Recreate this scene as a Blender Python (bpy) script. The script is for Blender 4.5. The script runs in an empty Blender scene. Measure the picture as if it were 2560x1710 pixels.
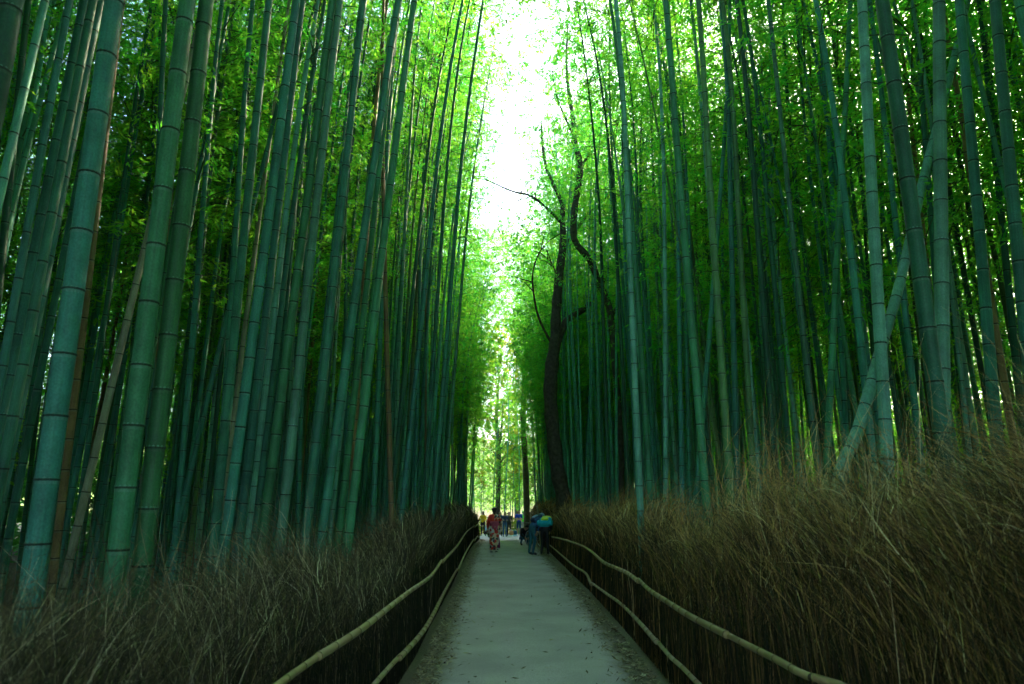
import bpy, math, random
import numpy as np
from mathutils import Vector, Matrix, Quaternion

random.seed(7)
RNG = np.random.default_rng(11)
scene = bpy.context.scene
col = scene.collection

# ------------------------------------------------------------------ camera
F_PX, CX, CY = 2560 * 24 / 36, 1280.0, 855.0      # photograph pixels
EYE = 1.62
PITCH = math.atan(410 / F_PX)
YAW = math.atan(25 / math.hypot(F_PX, 410))
cam_data = bpy.data.cameras.new('camera')
cam_data.lens = 24
cam_data.sensor_width = 36
cam_data.clip_start = 0.05
cam_data.clip_end = 2000
cam_data.dof.use_dof = True
cam_data.dof.focus_distance = 16
cam_data.dof.aperture_fstop = 3.2
cam = bpy.data.objects.new('camera', cam_data)
col.objects.link(cam)
cam.location = (0, 0, EYE)
cam.rotation_euler = (math.pi / 2 + PITCH, 0, -YAW)
scene.camera = cam
CAM_R = cam.rotation_euler.to_matrix()

# ------------------------------------------------------------------ sky, sun, exposure
SUN_AZ = math.radians(38)      # to the right of the path direction (+Y)
SUN_EL = math.radians(31)
world = bpy.data.worlds.new('World')
scene.world = world
world.use_nodes = True
nt = world.node_tree
sky = nt.nodes.new('ShaderNodeTexSky')
sky.sky_type = 'NISHITA'
sky.sun_disc = False
sky.sun_elevation = SUN_EL
sky.sun_rotation = SUN_AZ
sky.dust_density = 2.0
bgn = nt.nodes['Background']
bgn.inputs['Strength'].default_value = 0.15
nt.links.new(sky.outputs['Color'], bgn.inputs['Color'])
sun_data = bpy.data.lights.new('sun', 'SUN')
sun_data.energy = 5.0
sun_data.angle = math.radians(0.6)
sun_data.color = (1.0, 0.82, 0.56)
sun = bpy.data.objects.new('sun', sun_data)
col.objects.link(sun)
sdir = Vector((math.sin(SUN_AZ) * math.cos(SUN_EL), math.cos(SUN_AZ) * math.cos(SUN_EL), math.sin(SUN_EL)))
sun.rotation_euler = (-sdir).to_track_quat('-Z', 'Y').to_euler()
sun.location = sdir * 60
scene.view_settings.view_transform = 'Standard'
scene.view_settings.look = 'None'
scene.view_settings.exposure = 3.12
scene.view_settings.gamma = 1.0
scene.view_settings.use_curve_mapping = False
cy = scene.cycles
cy.max_bounces = 6
cy.diffuse_bounces = 3
cy.glossy_bounces = 2
cy.transmission_bounces = 4
cy.caustics_reflective = False
cy.caustics_refractive = False
cy.transparent_max_bounces = 8
cy.sample_clamp_indirect = 6
cy.use_adaptive_sampling = True
cy.adaptive_threshold = 0.05
cy.use_denoising = True
try:
    cy.denoiser = 'OPENIMAGEDENOISE'
    cy.denoising_input_passes = 'RGB_ALBEDO_NORMAL'
except Exception:
    pass

# ------------------------------------------------------------------ helpers
def ray(px, py):
    d = Vector(((px - CX) / F_PX, (CY - py) / F_PX, -1.0))
    return (CAM_R @ d).normalized()

def at_y(px, py, Y):
    d = ray(px, py)
    return Vector((0, 0, EYE)) + d * (Y / d.y)

def at_z(px, py, z):
    d = ray(px, py)
    return Vector((0, 0, EYE)) + d * ((z - EYE) / d.z)

def smooth(a, b, t):
    t = min(1.0, max(0.0, (t - a) / (b - a)))
    return t * t * (3 - 2 * t)

def path_z(y):
    return -0.46 * smooth(27, 49, y) - 0.5 * smooth(53.5, 60, y)

def tag(o, label=None, cat=None, group=None, kind=None):
    if label: o['label'] = label
    if cat: o['category'] = cat
    if group: o['group'] = group
    if kind: o['kind'] = kind
    return o

def link(o, parent=None):
    col.objects.link(o)
    if parent is not None:
        o.parent = parent
    return o

def empty(name, loc=(0, 0, 0), rz=0.0):
    o = bpy.data.objects.new(name, None)
    o.empty_display_size = 0.2
    o.location = loc
    o.rotation_euler = (0, 0, rz)
    return link(o)

def mesh_obj(name, verts, faces, mats, parent=None, smooth_shade=True, midx=None):
    me = bpy.data.meshes.new(name)
    me.from_pydata([tuple(v) for v in verts], [], faces)
    if not isinstance(mats, (list, tuple)):
        mats = [mats]
    for m in mats:
        me.materials.append(m)
    if midx is not None:
        me.polygons.foreach_set('material_index', np.asarray(midx, dtype=np.int32))
    if smooth_shade:
        me.polygons.foreach_set('use_smooth', np.ones(len(me.polygons), dtype=bool))
    me.update()
    return link(bpy.data.objects.new(name, me), parent)

def quads_mesh(name, V, mats, tint=None, midx=None):
    """V: (n,4,3) array of quads -> mesh, tint: (n,) float attribute per face"""
    n = V.shape[0]
    me = bpy.data.meshes.new(name)
    me.vertices.add(n * 4)
    me.vertices.foreach_set('co', V.reshape(-1).astype(np.float32))
    me.loops.add(n * 4)
    me.loops.foreach_set('vertex_index', np.arange(n * 4, dtype=np.int32))
    me.polygons.add(n)
    me.polygons.foreach_set('loop_start', np.arange(0, n * 4, 4, dtype=np.int32))
    if not isinstance(mats, (list, tuple)):
        mats = [mats]
    for m in mats:
        me.materials.append(m)
    if midx is not None:
        me.polygons.foreach_set('material_index', np.asarray(midx, dtype=np.int32))
    if tint is not None:
        a = me.attributes.new('tint', 'FLOAT', 'FACE')
        a.data.foreach_set('value', np.asarray(tint, dtype=np.float32))
    me.update(calc_edges=True)
    return me

def catmull(pts, per=6):
    P = [np.array(p, dtype=float) for p in pts]
    P = [2 * P[0] - P[1]] + P + [2 * P[-1] - P[-2]]
    out = []
    for i in range(1, len(P) - 2):
        for j in range(per):
            t = j / per
            a, b, c, d = P[i - 1], P[i], P[i + 1], P[i + 2]
            out.append(0.5 * ((2 * b) + (-a + c) * t + (2 * a - 5 * b + 4 * c - d) * t * t + (-a + 3 * b - 3 * c + d) * t ** 3))
    out.append(P[-2])
    return out

def tube_data(pts, radii, sides=10, cap=True, flat=1.0):
    """tube along pts with radius per point -> verts, faces"""
    verts, faces = [], []
    up = Vector((0.31, 0.17, 0.93)).normalized()
    n = len(pts)
    prev = None
    for i in range(n):
        p = Vector(pts[i])
        a = Vector(pts[max(0, i - 1)]); b = Vector(pts[min(n - 1, i + 1)])
        t = (b - a)
        t = t.normalized() if t.length > 1e-9 else Vector((0, 0, 1))
        if prev is None:
            ref = up if abs(t.dot(up)) < 0.9 else Vector((1, 0, 0))
            u = t.cross(ref).normalized()
        else:
            u = (prev - t * prev.dot(t)).normalized()
        prev = u
        v = t.cross(u)
        r = radii[i]
        for k in range(sides):
            an = 2 * math.pi * k / sides
            verts.append(p + u * (r * math.cos(an)) + v * (r * flat * math.sin(an)))
    for i in range(n - 1):
        for k in range(sides):
            k2 = (k + 1) % sides
            faces.append((i * sides + k, i * sides + k2, (i + 1) * sides + k2, (i + 1) * sides + k))
    if cap:
        faces.append(tuple(reversed(range(sides))))
        faces.append(tuple(range((n - 1) * sides, n * sides)))
    return verts, faces

class MB:
    """collects shapes into one mesh"""
    def __init__(self):
        self.v, self.f, self.m = [], [], []
    def add(self, vf, mi=0):
        o = len(self.v)
        self.v += list(vf[0])
        self.f += [tuple(i + o for i in f) for f in vf[1]]
        self.m += [mi] * len(vf[1])
        return self
    def tube(self, pts, radii, sides=8, mi=0, flat=1.0):
        if not isinstance(radii, (list, tuple)):
            radii = [radii] * len(pts)
        return self.add(tube_data(pts, radii, sides, flat=flat), mi)
    def ball(self, c, r, mi=0, nu=12, nv=8, fn=None):
        rx, ry, rz = (r, r, r) if not isinstance(r, (tuple, list)) else r
        verts, faces = [], []
        for j in range(nv + 1):
            th = math.pi * j / nv
            for i in range(nu):
                ph = 2 * math.pi * i / nu
                p = Vector((math.sin(th) * math.cos(ph), math.sin(th) * math.sin(ph), math.cos(th)))
                if fn: p = fn(p)
                verts.append(Vector((c[0] + rx * p.x, c[1] + ry * p.y, c[2] + rz * p.z)))
        for j in range(nv):
            for i in range(nu):
                i2 = (i + 1) % nu
                faces.append((j * nu + i, (j + 1) * nu + i, (j + 1) * nu + i2, j * nu + i2))
        return self.add((verts, faces), mi)
    def loft(self, rings, mi=0, closed_ends=True):
        n = len(rings[0])
        verts = [Vector(p) for r in rings for p in r]
        faces = []
        for j in range(len(rings) - 1):
            for i in range(n):
                i2 = (i + 1) % n
                faces.append((j * n + i, j * n + i2, (j + 1) * n + i2, (j + 1) * n + i))
        if closed_ends:
            faces.append(tuple(reversed(range(n))))
            faces.append(tuple(range((len(rings) - 1) * n, len(rings) * n)))
        return self.add((verts, faces), mi)
    def build(self, name, mats, parent=None, smooth_shade=True):
        return mesh_obj(name, self.v, self.f, mats, parent, smooth_shade, self.m)

def ellipse(cx, cy_, z, rx, ry, n=16, p=2.0):
    out = []
    for i in range(n):
        a = 2 * math.pi * i / n
        c, s = math.cos(a), math.sin(a)
        out.append((cx + rx * math.copysign(abs(c) ** (2 / p), c), cy_ + ry * math.copysign(abs(s) ** (2 / p), s), z))
    return out

# ------------------------------------------------------------------ materials
def new_mat(name):
    m = bpy.data.materials.new(name)
    m.use_nodes = True
    return m, m.node_tree, m.node_tree.nodes['Principled BSDF']

def N(t, typ, **kw):
    n = t.nodes.new(typ)
    for k, v in kw.items():
        setattr(n, k, v)
    return n

def plain(name, c, rough=0.8, noise=0.25, scale=30.0, spec=0.3):
    m, t, b = new_mat(name)
    tc = N(t, 'ShaderNodeTexCoord')
    nz = N(t, 'ShaderNodeTexNoise'); nz.inputs['Scale'].default_value = scale; nz.inputs['Detail'].default_value = 4
    t.links.new(tc.outputs['Object'], nz.inputs['Vector'])
    r = N(t, 'ShaderNodeValToRGB')
    r.color_ramp.elements[0].position = 0.3; r.color_ramp.elements[1].position = 0.7
    r.color_ramp.elements[0].color = tuple(x * (1 - noise) for x in c) + (1,)
    r.color_ramp.elements[1].color = tuple(min(1, x * (1 + noise)) for x in c) + (1,)
    t.links.new(nz.outputs['Fac'], r.inputs['Fac'])
    t.links.new(r.outputs['Color'], b.inputs['Base Color'])
    b.inputs['Roughness'].default_value = rough
    b.inputs['Specular IOR Level'].default_value = spec
    return m

def mat_culm(name, mode):
    """bamboo skin; colour from the object, with bloom, algae mottling and streaks"""
    m, t, b = new_mat(name)
    oi = N(t, 'ShaderNodeObjectInfo')
    tc = N(t, 'ShaderNodeTexCoord')
    add = N(t, 'ShaderNodeVectorMath', operation='ADD')
    sc = N(t, 'ShaderNodeVectorMath', operation='SCALE')
    comb = N(t, 'ShaderNodeCombineXYZ')
    t.links.new(oi.outputs['Random'], comb.inputs[0]); t.links.new(oi.outputs['Random'], comb.inputs[2])
    t.links.new(comb.outputs[0], sc.inputs[0]); sc.inputs['Scale'].default_value = 50
    t.links.new(tc.outputs['Object'], add.inputs[0]); t.links.new(sc.outputs[0], add.inputs[1])
    nz = N(t, 'ShaderNodeTexNoise'); nz.inputs['Scale'].default_value = 2.2; nz.inputs['Detail'].default_value = 3; nz.inputs['Roughness'].default_value = .65
    t.links.new(add.outputs[0], nz.inputs['Vector'])
    mp = N(t, 'ShaderNodeMapping'); mp.inputs['Scale'].default_value = (60, 60, 1.6)
    t.links.new(add.outputs[0], mp.inputs['Vector'])
    st = N(t, 'ShaderNodeTexNoise'); st.inputs['Scale'].default_value = 1.0; st.inputs['Detail'].default_value = 1
    t.links.new(mp.outputs[0], st.inputs['Vector'])
    sp = N(t, 'ShaderNodeTexNoise'); sp.inputs['Scale'].default_value = 90.0; sp.inputs['Detail'].default_value = 0
    t.links.new(add.outputs[0], sp.inputs['Vector'])
    # brightness factor
    def mr(src, lo, hi):
        r = N(t, 'ShaderNodeMapRange'); r.inputs['From Min'].default_value = .3; r.inputs['From Max'].default_value = .7
        r.inputs['To Min'].default_value = lo; r.inputs['To Max'].default_value = hi
        t.links.new(src, r.inputs['Value']); return r.outputs[0]
    def mul(a, bb):
        k = N(t, 'ShaderNodeMath', operation='MULTIPLY'); t.links.new(a, k.inputs[0]); t.links.new(bb, k.inputs[1]); return k.outputs[0]
    fac = mul(mul(mr(nz.outputs['Fac'], .62, 1.3), mr(st.outputs['Fac'], .85, 1.12)), mr(sp.outputs['Fac'], .86, 1.12))
    rnd = N(t, 'ShaderNodeMapRange'); rnd.inputs['To Min'].default_value = .65; rnd.inputs['To Max'].default_value = 1.35
    t.links.new(oi.outputs['Random'], rnd.inputs['Value'])
    fac = mul(fac, rnd.outputs[0])
    hsv = N(t, 'ShaderNodeHueSaturation')
    hr = N(t, 'ShaderNodeMapRange'); hr.inputs['To Min'].default_value = .475; hr.inputs['To Max'].default_value = .515
    t.links.new(oi.outputs['Random'], hr.inputs['Value']); t.links.new(hr.outputs[0], hsv.inputs['Hue'])
    mixm = N(t, 'ShaderNodeMix', data_type='RGBA', blend_type='MIX')
    t.links.new(oi.outputs['Color'], mixm.inputs['A'])
    mixm.inputs['Factor'].default_value = {'skin': 0.0, 'crease': 0.8, 'bloom': 0.3}[mode]
    mixm.inputs['B'].default_value = {'skin': (0, 0, 0, 1), 'crease': (.012, .014, .009, 1), 'bloom': (.12, .20, .16, 1)}[mode]
    t.links.new(mixm.outputs['Result'], hsv.inputs['Color'])
    vm = N(t, 'ShaderNodeVectorMath', operation='SCALE')
    t.links.new(hsv.outputs[0], vm.inputs[0]); t.links.new(fac, vm.inputs['Scale'])
    t.links.new(vm.outputs[0], b.inputs['Base Color'])
    b.inputs['Roughness'].default_value = 0.55 if mode == 'skin' else 0.8
    b.inputs['Specular IOR Level'].default_value = 0.22
    bp = N(t, 'ShaderNodeBump'); bp.inputs['Strength'].default_value = .12; bp.inputs['Distance'].default_value = .004
    t.links.new(sp.outputs['Fac'], bp.inputs['Height']); t.links.new(bp.outputs[0], b.inputs['Normal'])
    return m

def mat_leaf(name, ca, cb, ta, tb, trans=0.5):
    """thin leaf: diffuse + translucent, colour varied by the per-leaf tint"""
    m = bpy.data.materials.new(name); m.use_nodes = True
    t = m.node_tree; t.nodes.remove(t.nodes['Principled BSDF'])
    out = t.nodes['Material Output']
    at = N(t, 'ShaderNodeAttribute'); at.attribute_name = 'tint'
    oi = N(t, 'ShaderNodeObjectInfo')
    ad = N(t, 'ShaderNodeMath', operation='MULTIPLY_ADD'); ad.inputs[1].default_value = .5; ad.inputs[2].default_value = -.25
    t.links.new(oi.outputs['Random'], ad.inputs[0])
    sm = N(t, 'ShaderNodeMath', operation='ADD', use_clamp=True)
    t.links.new(at.outputs['Fac'], sm.inputs[0]); t.links.new(ad.outputs[0], sm.inputs[1])
    def mx(a, b_):
        k = N(t, 'ShaderNodeMix', data_type='RGBA'); k.inputs['A'].default_value = a + (1,); k.inputs['B'].default_value = b_ + (1,)
        t.links.new(sm.outputs[0], k.inputs['Factor']); return k.outputs['Result']
    d = N(t, 'ShaderNodeBsdfDiffuse'); tr = N(t, 'ShaderNodeBsdfTranslucent')
    t.links.new(mx(ca, cb), d.inputs['Color']); t.links.new(mx(ta, tb), tr.inputs['Color'])
    g = N(t, 'ShaderNodeBsdfGlossy'); g.inputs['Roughness'].default_value = .45; g.inputs['Color'].default_value = (.5, .6, .5, 1)
    m1 = N(t, 'ShaderNodeMixShader'); m1.inputs[0].default_value = trans
    t.links.new(d.outputs[0], m1.inputs[1]); t.links.new(tr.outputs[0], m1.inputs[2])
    m2 = N(t, 'ShaderNodeMixShader'); m2.inputs[0].default_value = .05
    t.links.new(m1.outputs[0], m2.inputs[1]); t.links.new(g.outputs[0], m2.inputs[2])
    t.links.new(m2.outputs[0], out.inputs['Surface'])
    return m

def mat_tint(name, stops, rough=.85):
    m, t, b = new_mat(name)
    at = N(t, 'ShaderNodeAttribute'); at.attribute_name = 'tint'
    r = N(t, 'ShaderNodeValToRGB')
    el = r.color_ramp.elements
    while len(el) < len(stops): el.new(.5)
    for e, (p, c) in zip(el, stops):
        e.position = p; e.color = c + (1,)
    t.links.new(at.outputs['Fac'], r.inputs['Fac']); t.links.new(r.outputs[0], b.inputs['Base Color'])
    b.inputs['Roughness'].default_value = rough
    b.inputs['Specular IOR Level'].default_value = .2
    return m

M = {}
M['culm'] = mat_culm('bamboo_skin', 'skin')
M['crease'] = mat_culm('bamboo_node_crease', 'crease')  # dark band paints the shade under each node ridge
M['bloom'] = mat_culm('bamboo_node_bloom', 'bloom')
M['leaf'] = mat_leaf('bamboo_leaf', (.025, .17, .02), (.11, .28, .02), (.05, .56, .05), (.38, .72, .035), .62)
M['leaf_broad'] = mat_leaf('broad_leaf', (.018, .10, .025), (.05, .17, .03), (.03, .32, .05), (.16, .46, .04), .5)
M['leaf_sun'] = mat_leaf('sunlit_leaf', (.06, .16, .02), (.17, .22, .02), (.20, .42, .02), (.62, .56, .03), .6)  # yellower leaf copy with the warm far sunlight put into its colour
M['twig'] = plain('bamboo_twig', (.05, .09, .04), .7)
M['bark'] = plain('tree_bark', (.045, .038, .028), .9, .5, 9)
M['bark_pale'] = plain('pale_bark', (.11, .095, .06), .9, .35, 8)
M['rail'] = mat_tint('rail_bamboo', [(0, (.10, .085, .03)), (.55, (.26, .20, .08)), (1, (.36, .31, .17))], .5)
M['rail_joint'] = plain('rail_joint', (.045, .035, .016), .8)
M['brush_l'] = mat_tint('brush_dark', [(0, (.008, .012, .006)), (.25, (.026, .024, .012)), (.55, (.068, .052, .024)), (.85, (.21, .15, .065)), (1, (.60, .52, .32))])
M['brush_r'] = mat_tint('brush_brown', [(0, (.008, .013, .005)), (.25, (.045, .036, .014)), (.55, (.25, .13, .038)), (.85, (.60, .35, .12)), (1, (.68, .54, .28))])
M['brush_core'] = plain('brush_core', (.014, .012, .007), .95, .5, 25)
M['litter'] = mat_tint('dry_leaf', [(0, (.05, .035, .018)), (.5, (.17, .13, .065)), (1, (.42, .37, .24))], .8)

def mat_asphalt():
    m, t, b = new_mat('asphalt')
    tc = N(t, 'ShaderNodeTexCoord')
    n1 = N(t, 'ShaderNodeTexNoise'); n1.inputs['Scale'].default_value = 120; n1.inputs['Detail'].default_value = 3
    n2 = N(t, 'ShaderNodeTexNoise'); n2.inputs['Scale'].default_value = 1.1; n2.inputs['Detail'].default_value = 6
    vo = N(t, 'ShaderNodeTexVoronoi'); vo.inputs['Scale'].default_value = 210
    for k in (n1, n2, vo): t.links.new(tc.outputs['Object'], k.inputs['Vector'])
    r = N(t, 'ShaderNodeValToRGB'); e = r.color_ramp.elements
    e[0].position = .32; e[1].position = .7
    e[0].color = (.34, .295, .285, 1); e[1].color = (.48, .42, .405, 1)
    t.links.new(n2.outputs['Fac'], r.inputs['Fac'])
    mul = N(t, 'ShaderNodeMix', data_type='RGBA', blend_type='MULTIPLY'); mul.inputs['Factor'].default_value = .8
    r2 = N(t, 'ShaderNodeValToRGB'); r2.color_ramp.elements[0].position = .3; r2.color_ramp.elements[1].position = .72
    r2.color_ramp.elements[0].color = (.45, .45, .45, 1); r2.color_ramp.elements[1].color = (1.25, 1.25, 1.2, 1)
    t.links.new(n1.outputs['Fac'], r2.inputs['Fac'])
    t.links.new(r.outputs[0], mul.inputs['A']); t.links.new(r2.outputs[0], mul.inputs['B'])
    # trodden soil and crumbs creep in from the fences
    at = N(t, 'ShaderNodeAttribute'); at.attribute_name = 'edge'
    n3 = N(t, 'ShaderNodeTexNoise'); n3.inputs['Scale'].default_value = 3.2; n3.inputs['Detail'].default_value = 9; n3.inputs['Roughness'].default_value = .7
    n4 = N(t, 'ShaderNodeTexNoise'); n4.inputs['Scale'].default_value = 45; n4.inputs['Detail'].default_value = 5; n4.inputs['Roughness'].default_value = .7
    for k in (n3, n4): t.links.new(tc.outputs['Object'], k.inputs['Vector'])
    ma = N(t, 'ShaderNodeMath', operation='MULTIPLY_ADD'); ma.inputs[1].default_value = .75; t.links.new(n3.outputs['Fac'], ma.inputs[0]); t.links.new(at.outputs['Fac'], ma.inputs[2])
    mr_ = N(t, 'ShaderNodeMapRange'); mr_.inputs['From Min'].default_value = .66; mr_.inputs['From Max'].default_value = .98; t.links.new(ma.outputs[0], mr_.inputs['Value'])
    ds = N(t, 'ShaderNodeValToRGB'); ds.color_ramp.elements[0].position = .35; ds.color_ramp.elements[1].position = .68
    ds.color_ramp.elements[0].color = (.045, .036, .02, 1); ds.color_ramp.elements[1].color = (.21, .175, .10, 1)
    t.links.new(n4.outputs['Fac'], ds.inputs['Fac'])
    mxe = N(t, 'ShaderNodeMix', data_type='RGBA'); t.links.new(mr_.outputs[0], mxe.inputs['Factor'])
    t.links.new(mul.outputs['Result'], mxe.inputs['A']); t.links.new(ds.outputs[0], mxe.inputs['B'])
    t.links.new(mxe.outputs['Result'], b.inputs['Base Color'])
    b.inputs['Roughness'].default_value = .8
    bp = N(t, 'ShaderNodeBump'); bp.inputs['Strength'].default_value = .5; bp.inputs['Distance'].default_value = .006
    t.links.new(vo.outputs['Distance'], bp.inputs['Height']); t.links.new(bp.outputs[0], b.inputs['Normal'])
    return m
M['asphalt'] = mat_asphalt()

def mat_soil():
    m, t, b = new_mat('forest_floor')
    tc = N(t, 'ShaderNodeTexCoord')
    n1 = N(t, 'ShaderNodeTexNoise'); n1.inputs['Scale'].default_value = 22; n1.inputs['Detail'].default_value = 8; n1.inputs['Roughness'].default_value = .75
    n2 = N(t, 'ShaderNodeTexNoise'); n2.inputs['Scale'].default_value = .7
    for k in (n1, n2): t.links.new(tc.outputs['Object'], k.inputs['Vector'])
    r = N(t, 'ShaderNodeValToRGB'); e = r.color_ramp.elements
    e[0].position = .3; e[0].color = (.035, .026, .014, 1); e[1].position = .7; e[1].color = (.16, .12, .06, 1)
    t.links.new(n1.outputs['Fac'], r.inputs['Fac'])
    mx = N(t, 'ShaderNodeMix', data_type='RGBA'); mx.inputs['B'].default_value = (.06, .085, .03, 1)
    r2 = N(t, 'ShaderNodeMapRange'); r2.inputs['From Min'].default_value = .5; r2.inputs['From Max'].default_value = .7; r2.inputs['To Max'].default_value = .6
    t.links.new(n2.outputs['Fac'], r2.inputs['Value']); t.links.new(r2.outputs[0], mx.inputs['Factor'])
    t.links.new(r.outputs[0], mx.inputs['A'])
    # the wooded hill slopes round the grove
    sx = N(t, 'ShaderNodeSeparateXYZ'); t.links.new(tc.outputs['Object'], sx.inputs[0])
    hz = N(t, 'ShaderNodeMapRange'); hz.inputs['From Min'].default_value = .4; hz.inputs['From Max'].default_value = 2.0
    t.links.new(sx.outputs[2], hz.inputs['Value'])
    gr = N(t, 'ShaderNodeValToRGB'); e2 = gr.color_ramp.elements
    e2[0].position = .35; e2[0].color = (.02, .07, .012, 1); e2[1].position = .65; e2[1].color = (.13, .21, .025, 1)
    n3 = N(t, 'ShaderNodeTexNoise'); n3.inputs['Scale'].default_value = 1.6; n3.inputs['Detail'].default_value = 8
    t.links.new(tc.outputs['Object'], n3.inputs['Vector']); t.links.new(n3.outputs['Fac'], gr.inputs['Fac'])
    mh = N(t, 'ShaderNodeMix', data_type='RGBA'); t.links.new(hz.outputs[0], mh.inputs['Factor'])
    t.links.new(mx.outputs['Result'], mh.inputs['A']); t.links.new(gr.outputs[0], mh.inputs['B'])
    t.links.new(mh.outputs['Result'], b.inputs['Base Color'])
    b.inputs['Roughness'].default_value = .95
    bp = N(t, 'ShaderNodeBump'); bp.inputs['Strength'].default_value = .8; bp.inputs['Distance'].default_value = .03
    t.links.new(n1.outputs['Fac'], bp.inputs['Height']); t.links.new(bp.outputs[0], b.inputs['Normal'])
    return m
M['soil'] = mat_soil()

# ------------------------------------------------------------------ setting: ground and path
LX = [(-6, -1.12), (2, -1.06), (3.2, -1.01), (3.9, -.98), (4.6, -.93), (6.4, -.90), (7.2, -.87), (8.2, -.86), (10, -.90), (15, -.95), (20, -1.05), (28, -1.14), (46, -1.35)]
RX = [(-6, 1.62), (2, 1.57), (3.2, 1.5), (3.8, 1.46), (5, 1.43), (6, 1.47), (8, 1.52), (10, 1.57), (14, 1.63), (20, 1.63), (46, 1.66)]
def fence_x(side, y):
    T = LX if side < 0 else RX
    return float(np.interp(y, [a for a, _ in T], [b for _, b in T]))

def ground_h(x, y):
    z = path_z(y)
    off = max(0.0, (-1.3 - x) if x < 0 else (x - 1.9))
    if off > 0 and y < 46:
        z += 0.10 * smooth(0, 1.2, off) + 0.05 * math.sin(x * 1.3 + 2) * math.sin(y * .9) * smooth(0, 2, off)
    hill = .34 * max(0, y - 84) + .30 * max(0, abs(x) - 22)
    z += 26 * (1 - math.exp(-hill / 26)) * (1 + .12 * math.sin(x * .11 + y * .07))
    return z - 0.012

def build_ground():
    xs = sorted(set([-400, -200, -130, -100, -80, -60, -50, -40, -33] + [round(v, 2) for v in np.arange(-26, 26.1, 1.3)] + [-2.2, -1.7, -1.3, 1.9, 2.4, 0] + [33, 40, 50, 60, 80, 100, 130, 200, 400]))
    ys = [-300, -120, -50] + [round(v, 2) for v in np.arange(-20, 80.1, 1.25)] + [85, 90, 96, 103, 112, 124, 140, 170, 220, 400, 700]
    V = [(x, y, ground_h(x, y)) for y in ys for x in xs]
    nx = len(xs)
    Fc = [(j * nx + i, j * nx + i + 1, (j + 1) * nx + i + 1, (j + 1) * nx + i) for j in range(len(ys) - 1) for i in range(nx - 1)]
    o = mesh_obj('ground', V, Fc, M['soil'])
    o['kind'] = 'structure'

def build_path():
    V, Fc, E = [], [], []
    ys = list(np.arange(-8, 47.6, .25))
    K = 25
    for i, y in enumerate(ys):
        a = fence_x(-1, y) - .12
        b = fence_x(1, y) + .12
        wl = .40 + .10 * smooth(14, 4, y); wr = .44
        for k in range(K):
            t = k / (K - 1)
            x = a + (b - a) * t
            V.append((x, y, path_z(y) + .012 * math.sin(math.pi * t)))
            E.append(max(0.0, 1 - (x - a) / (wl * 1.6), 1 - (b - x) / (wr * 1.6)) if y < 45.5 else 0.0)
    n = len(ys)
    for i in range(n - 1):
        for k in range(K - 1):
            Fc.append((i * K + k, i * K + k + 1, (i + 1) * K + k + 1, (i + 1) * K + k))
    # crossing path at the far end
    o0 = len(V)
    ys2 = [47.4, 48.5, 50, 51.5, 53]
    xs2 = [-14, -9, -5, -3, -1.5, 0, 1.2, 2.2, 4, 8, 14]
    for y in ys2:
        for x in xs2:
            V.append((x, y, path_z(y) + .004)); E.append(0.0)
    for j in range(len(ys2) - 1):
        for i in range(len(xs2) - 1):
            Fc.append((o0 + j * 11 + i, o0 + j * 11 + i + 1, o0 + (j + 1) * 11 + i + 1, o0 + (j + 1) * 11 + i))
    o = mesh_obj('path', V, Fc, M['asphalt'])
    at = o.data.attributes.new('edge', 'FLOAT', 'POINT'); at.data.foreach_set('value', np.array(E, dtype=np.float32))
    o['kind'] = 'structure'

build_ground()
build_path()

def build_litter():
    n = 14000
    y = 1.8 * np.exp(RNG.random(n) * math.log(24))
    side = np.where(RNG.random(n) < .5, -1, 1)
    d = np.abs(RNG.normal(0, .17, n)) + .02
    stray = RNG.random(n) < .05
    d = np.where(stray, RNG.random(n) * 1.2, d)
    fx = np.array([fence_x(s, yy) for s, yy in zip(side, y)])
    x = fx - side * d
    z = np.array([path_z(v) for v in y]) + .016 + RNG.random(n) * .012
    a = RNG.random(n) * 2 * math.pi
    L = RNG.uniform(.018, .045, n); W = L * RNG.uniform(.14, .3, n)
    u = np.stack([np.cos(a), np.sin(a), RNG.normal(0, .25, n)], 1)
    v = np.stack([-np.sin(a), np.cos(a), RNG.normal(0, .35, n)], 1)
    c = np.stack([x, y, z + .006], 1)
    Q = np.stack([c - u * L[:, None], c - v * W[:, None], c + u * L[:, None], c + v * W[:, None]], 1)
    me = quads_mesh('leaf_litter', Q, M['litter'], RNG.random(n))
    o = link(bpy.data.objects.new('leaf_litter', me))
    tag(o, 'dry fallen bamboo leaves strewn along both edges of the path', 'leaf litter', kind='stuff')
build_litter()

# ------------------------------------------------------------------ brush fences with bamboo rails
def strands(base, dirs, length, droop, width, K=5):
    """ribbons: base (n,3), dirs (n,3) start direction, droop (n,3) added quadratically"""
    n = len(base)
    t = np.linspace(0, 1, K)
    P = base[:, None, :] + dirs[:, None, :] * (length[:, None] * t[None, :])[:, :, None] + droop[:, None, :] * (t[None, :, None] ** 2)
    wob = RNG.normal(0, 1, (n, K, 3)) * (length * .012)[:, None, None]
    P = P + np.cumsum(wob, 1) * (t[None, :, None])
    tan = np.gradient(P, axis=1)
    rv = RNG.normal(0, 1, (n, 1, 3)) + np.array([0, -.6, 0])
    sd = np.cross(tan, np.broadcast_to(rv, tan.shape))
    sd /= np.linalg.norm(sd, axis=2, keepdims=True) + 1e-9
    w = width[:, None, None] * (1 - .75 * t)[None, :, None] * .5
    A, B = P - sd * w, P + sd * w
    Q = np.stack([A[:, :-1], B[:, :-1], B[:, 1:], A[:, 1:]], 2)
    return Q.reshape(-1, 4, 3), K - 1

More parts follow.
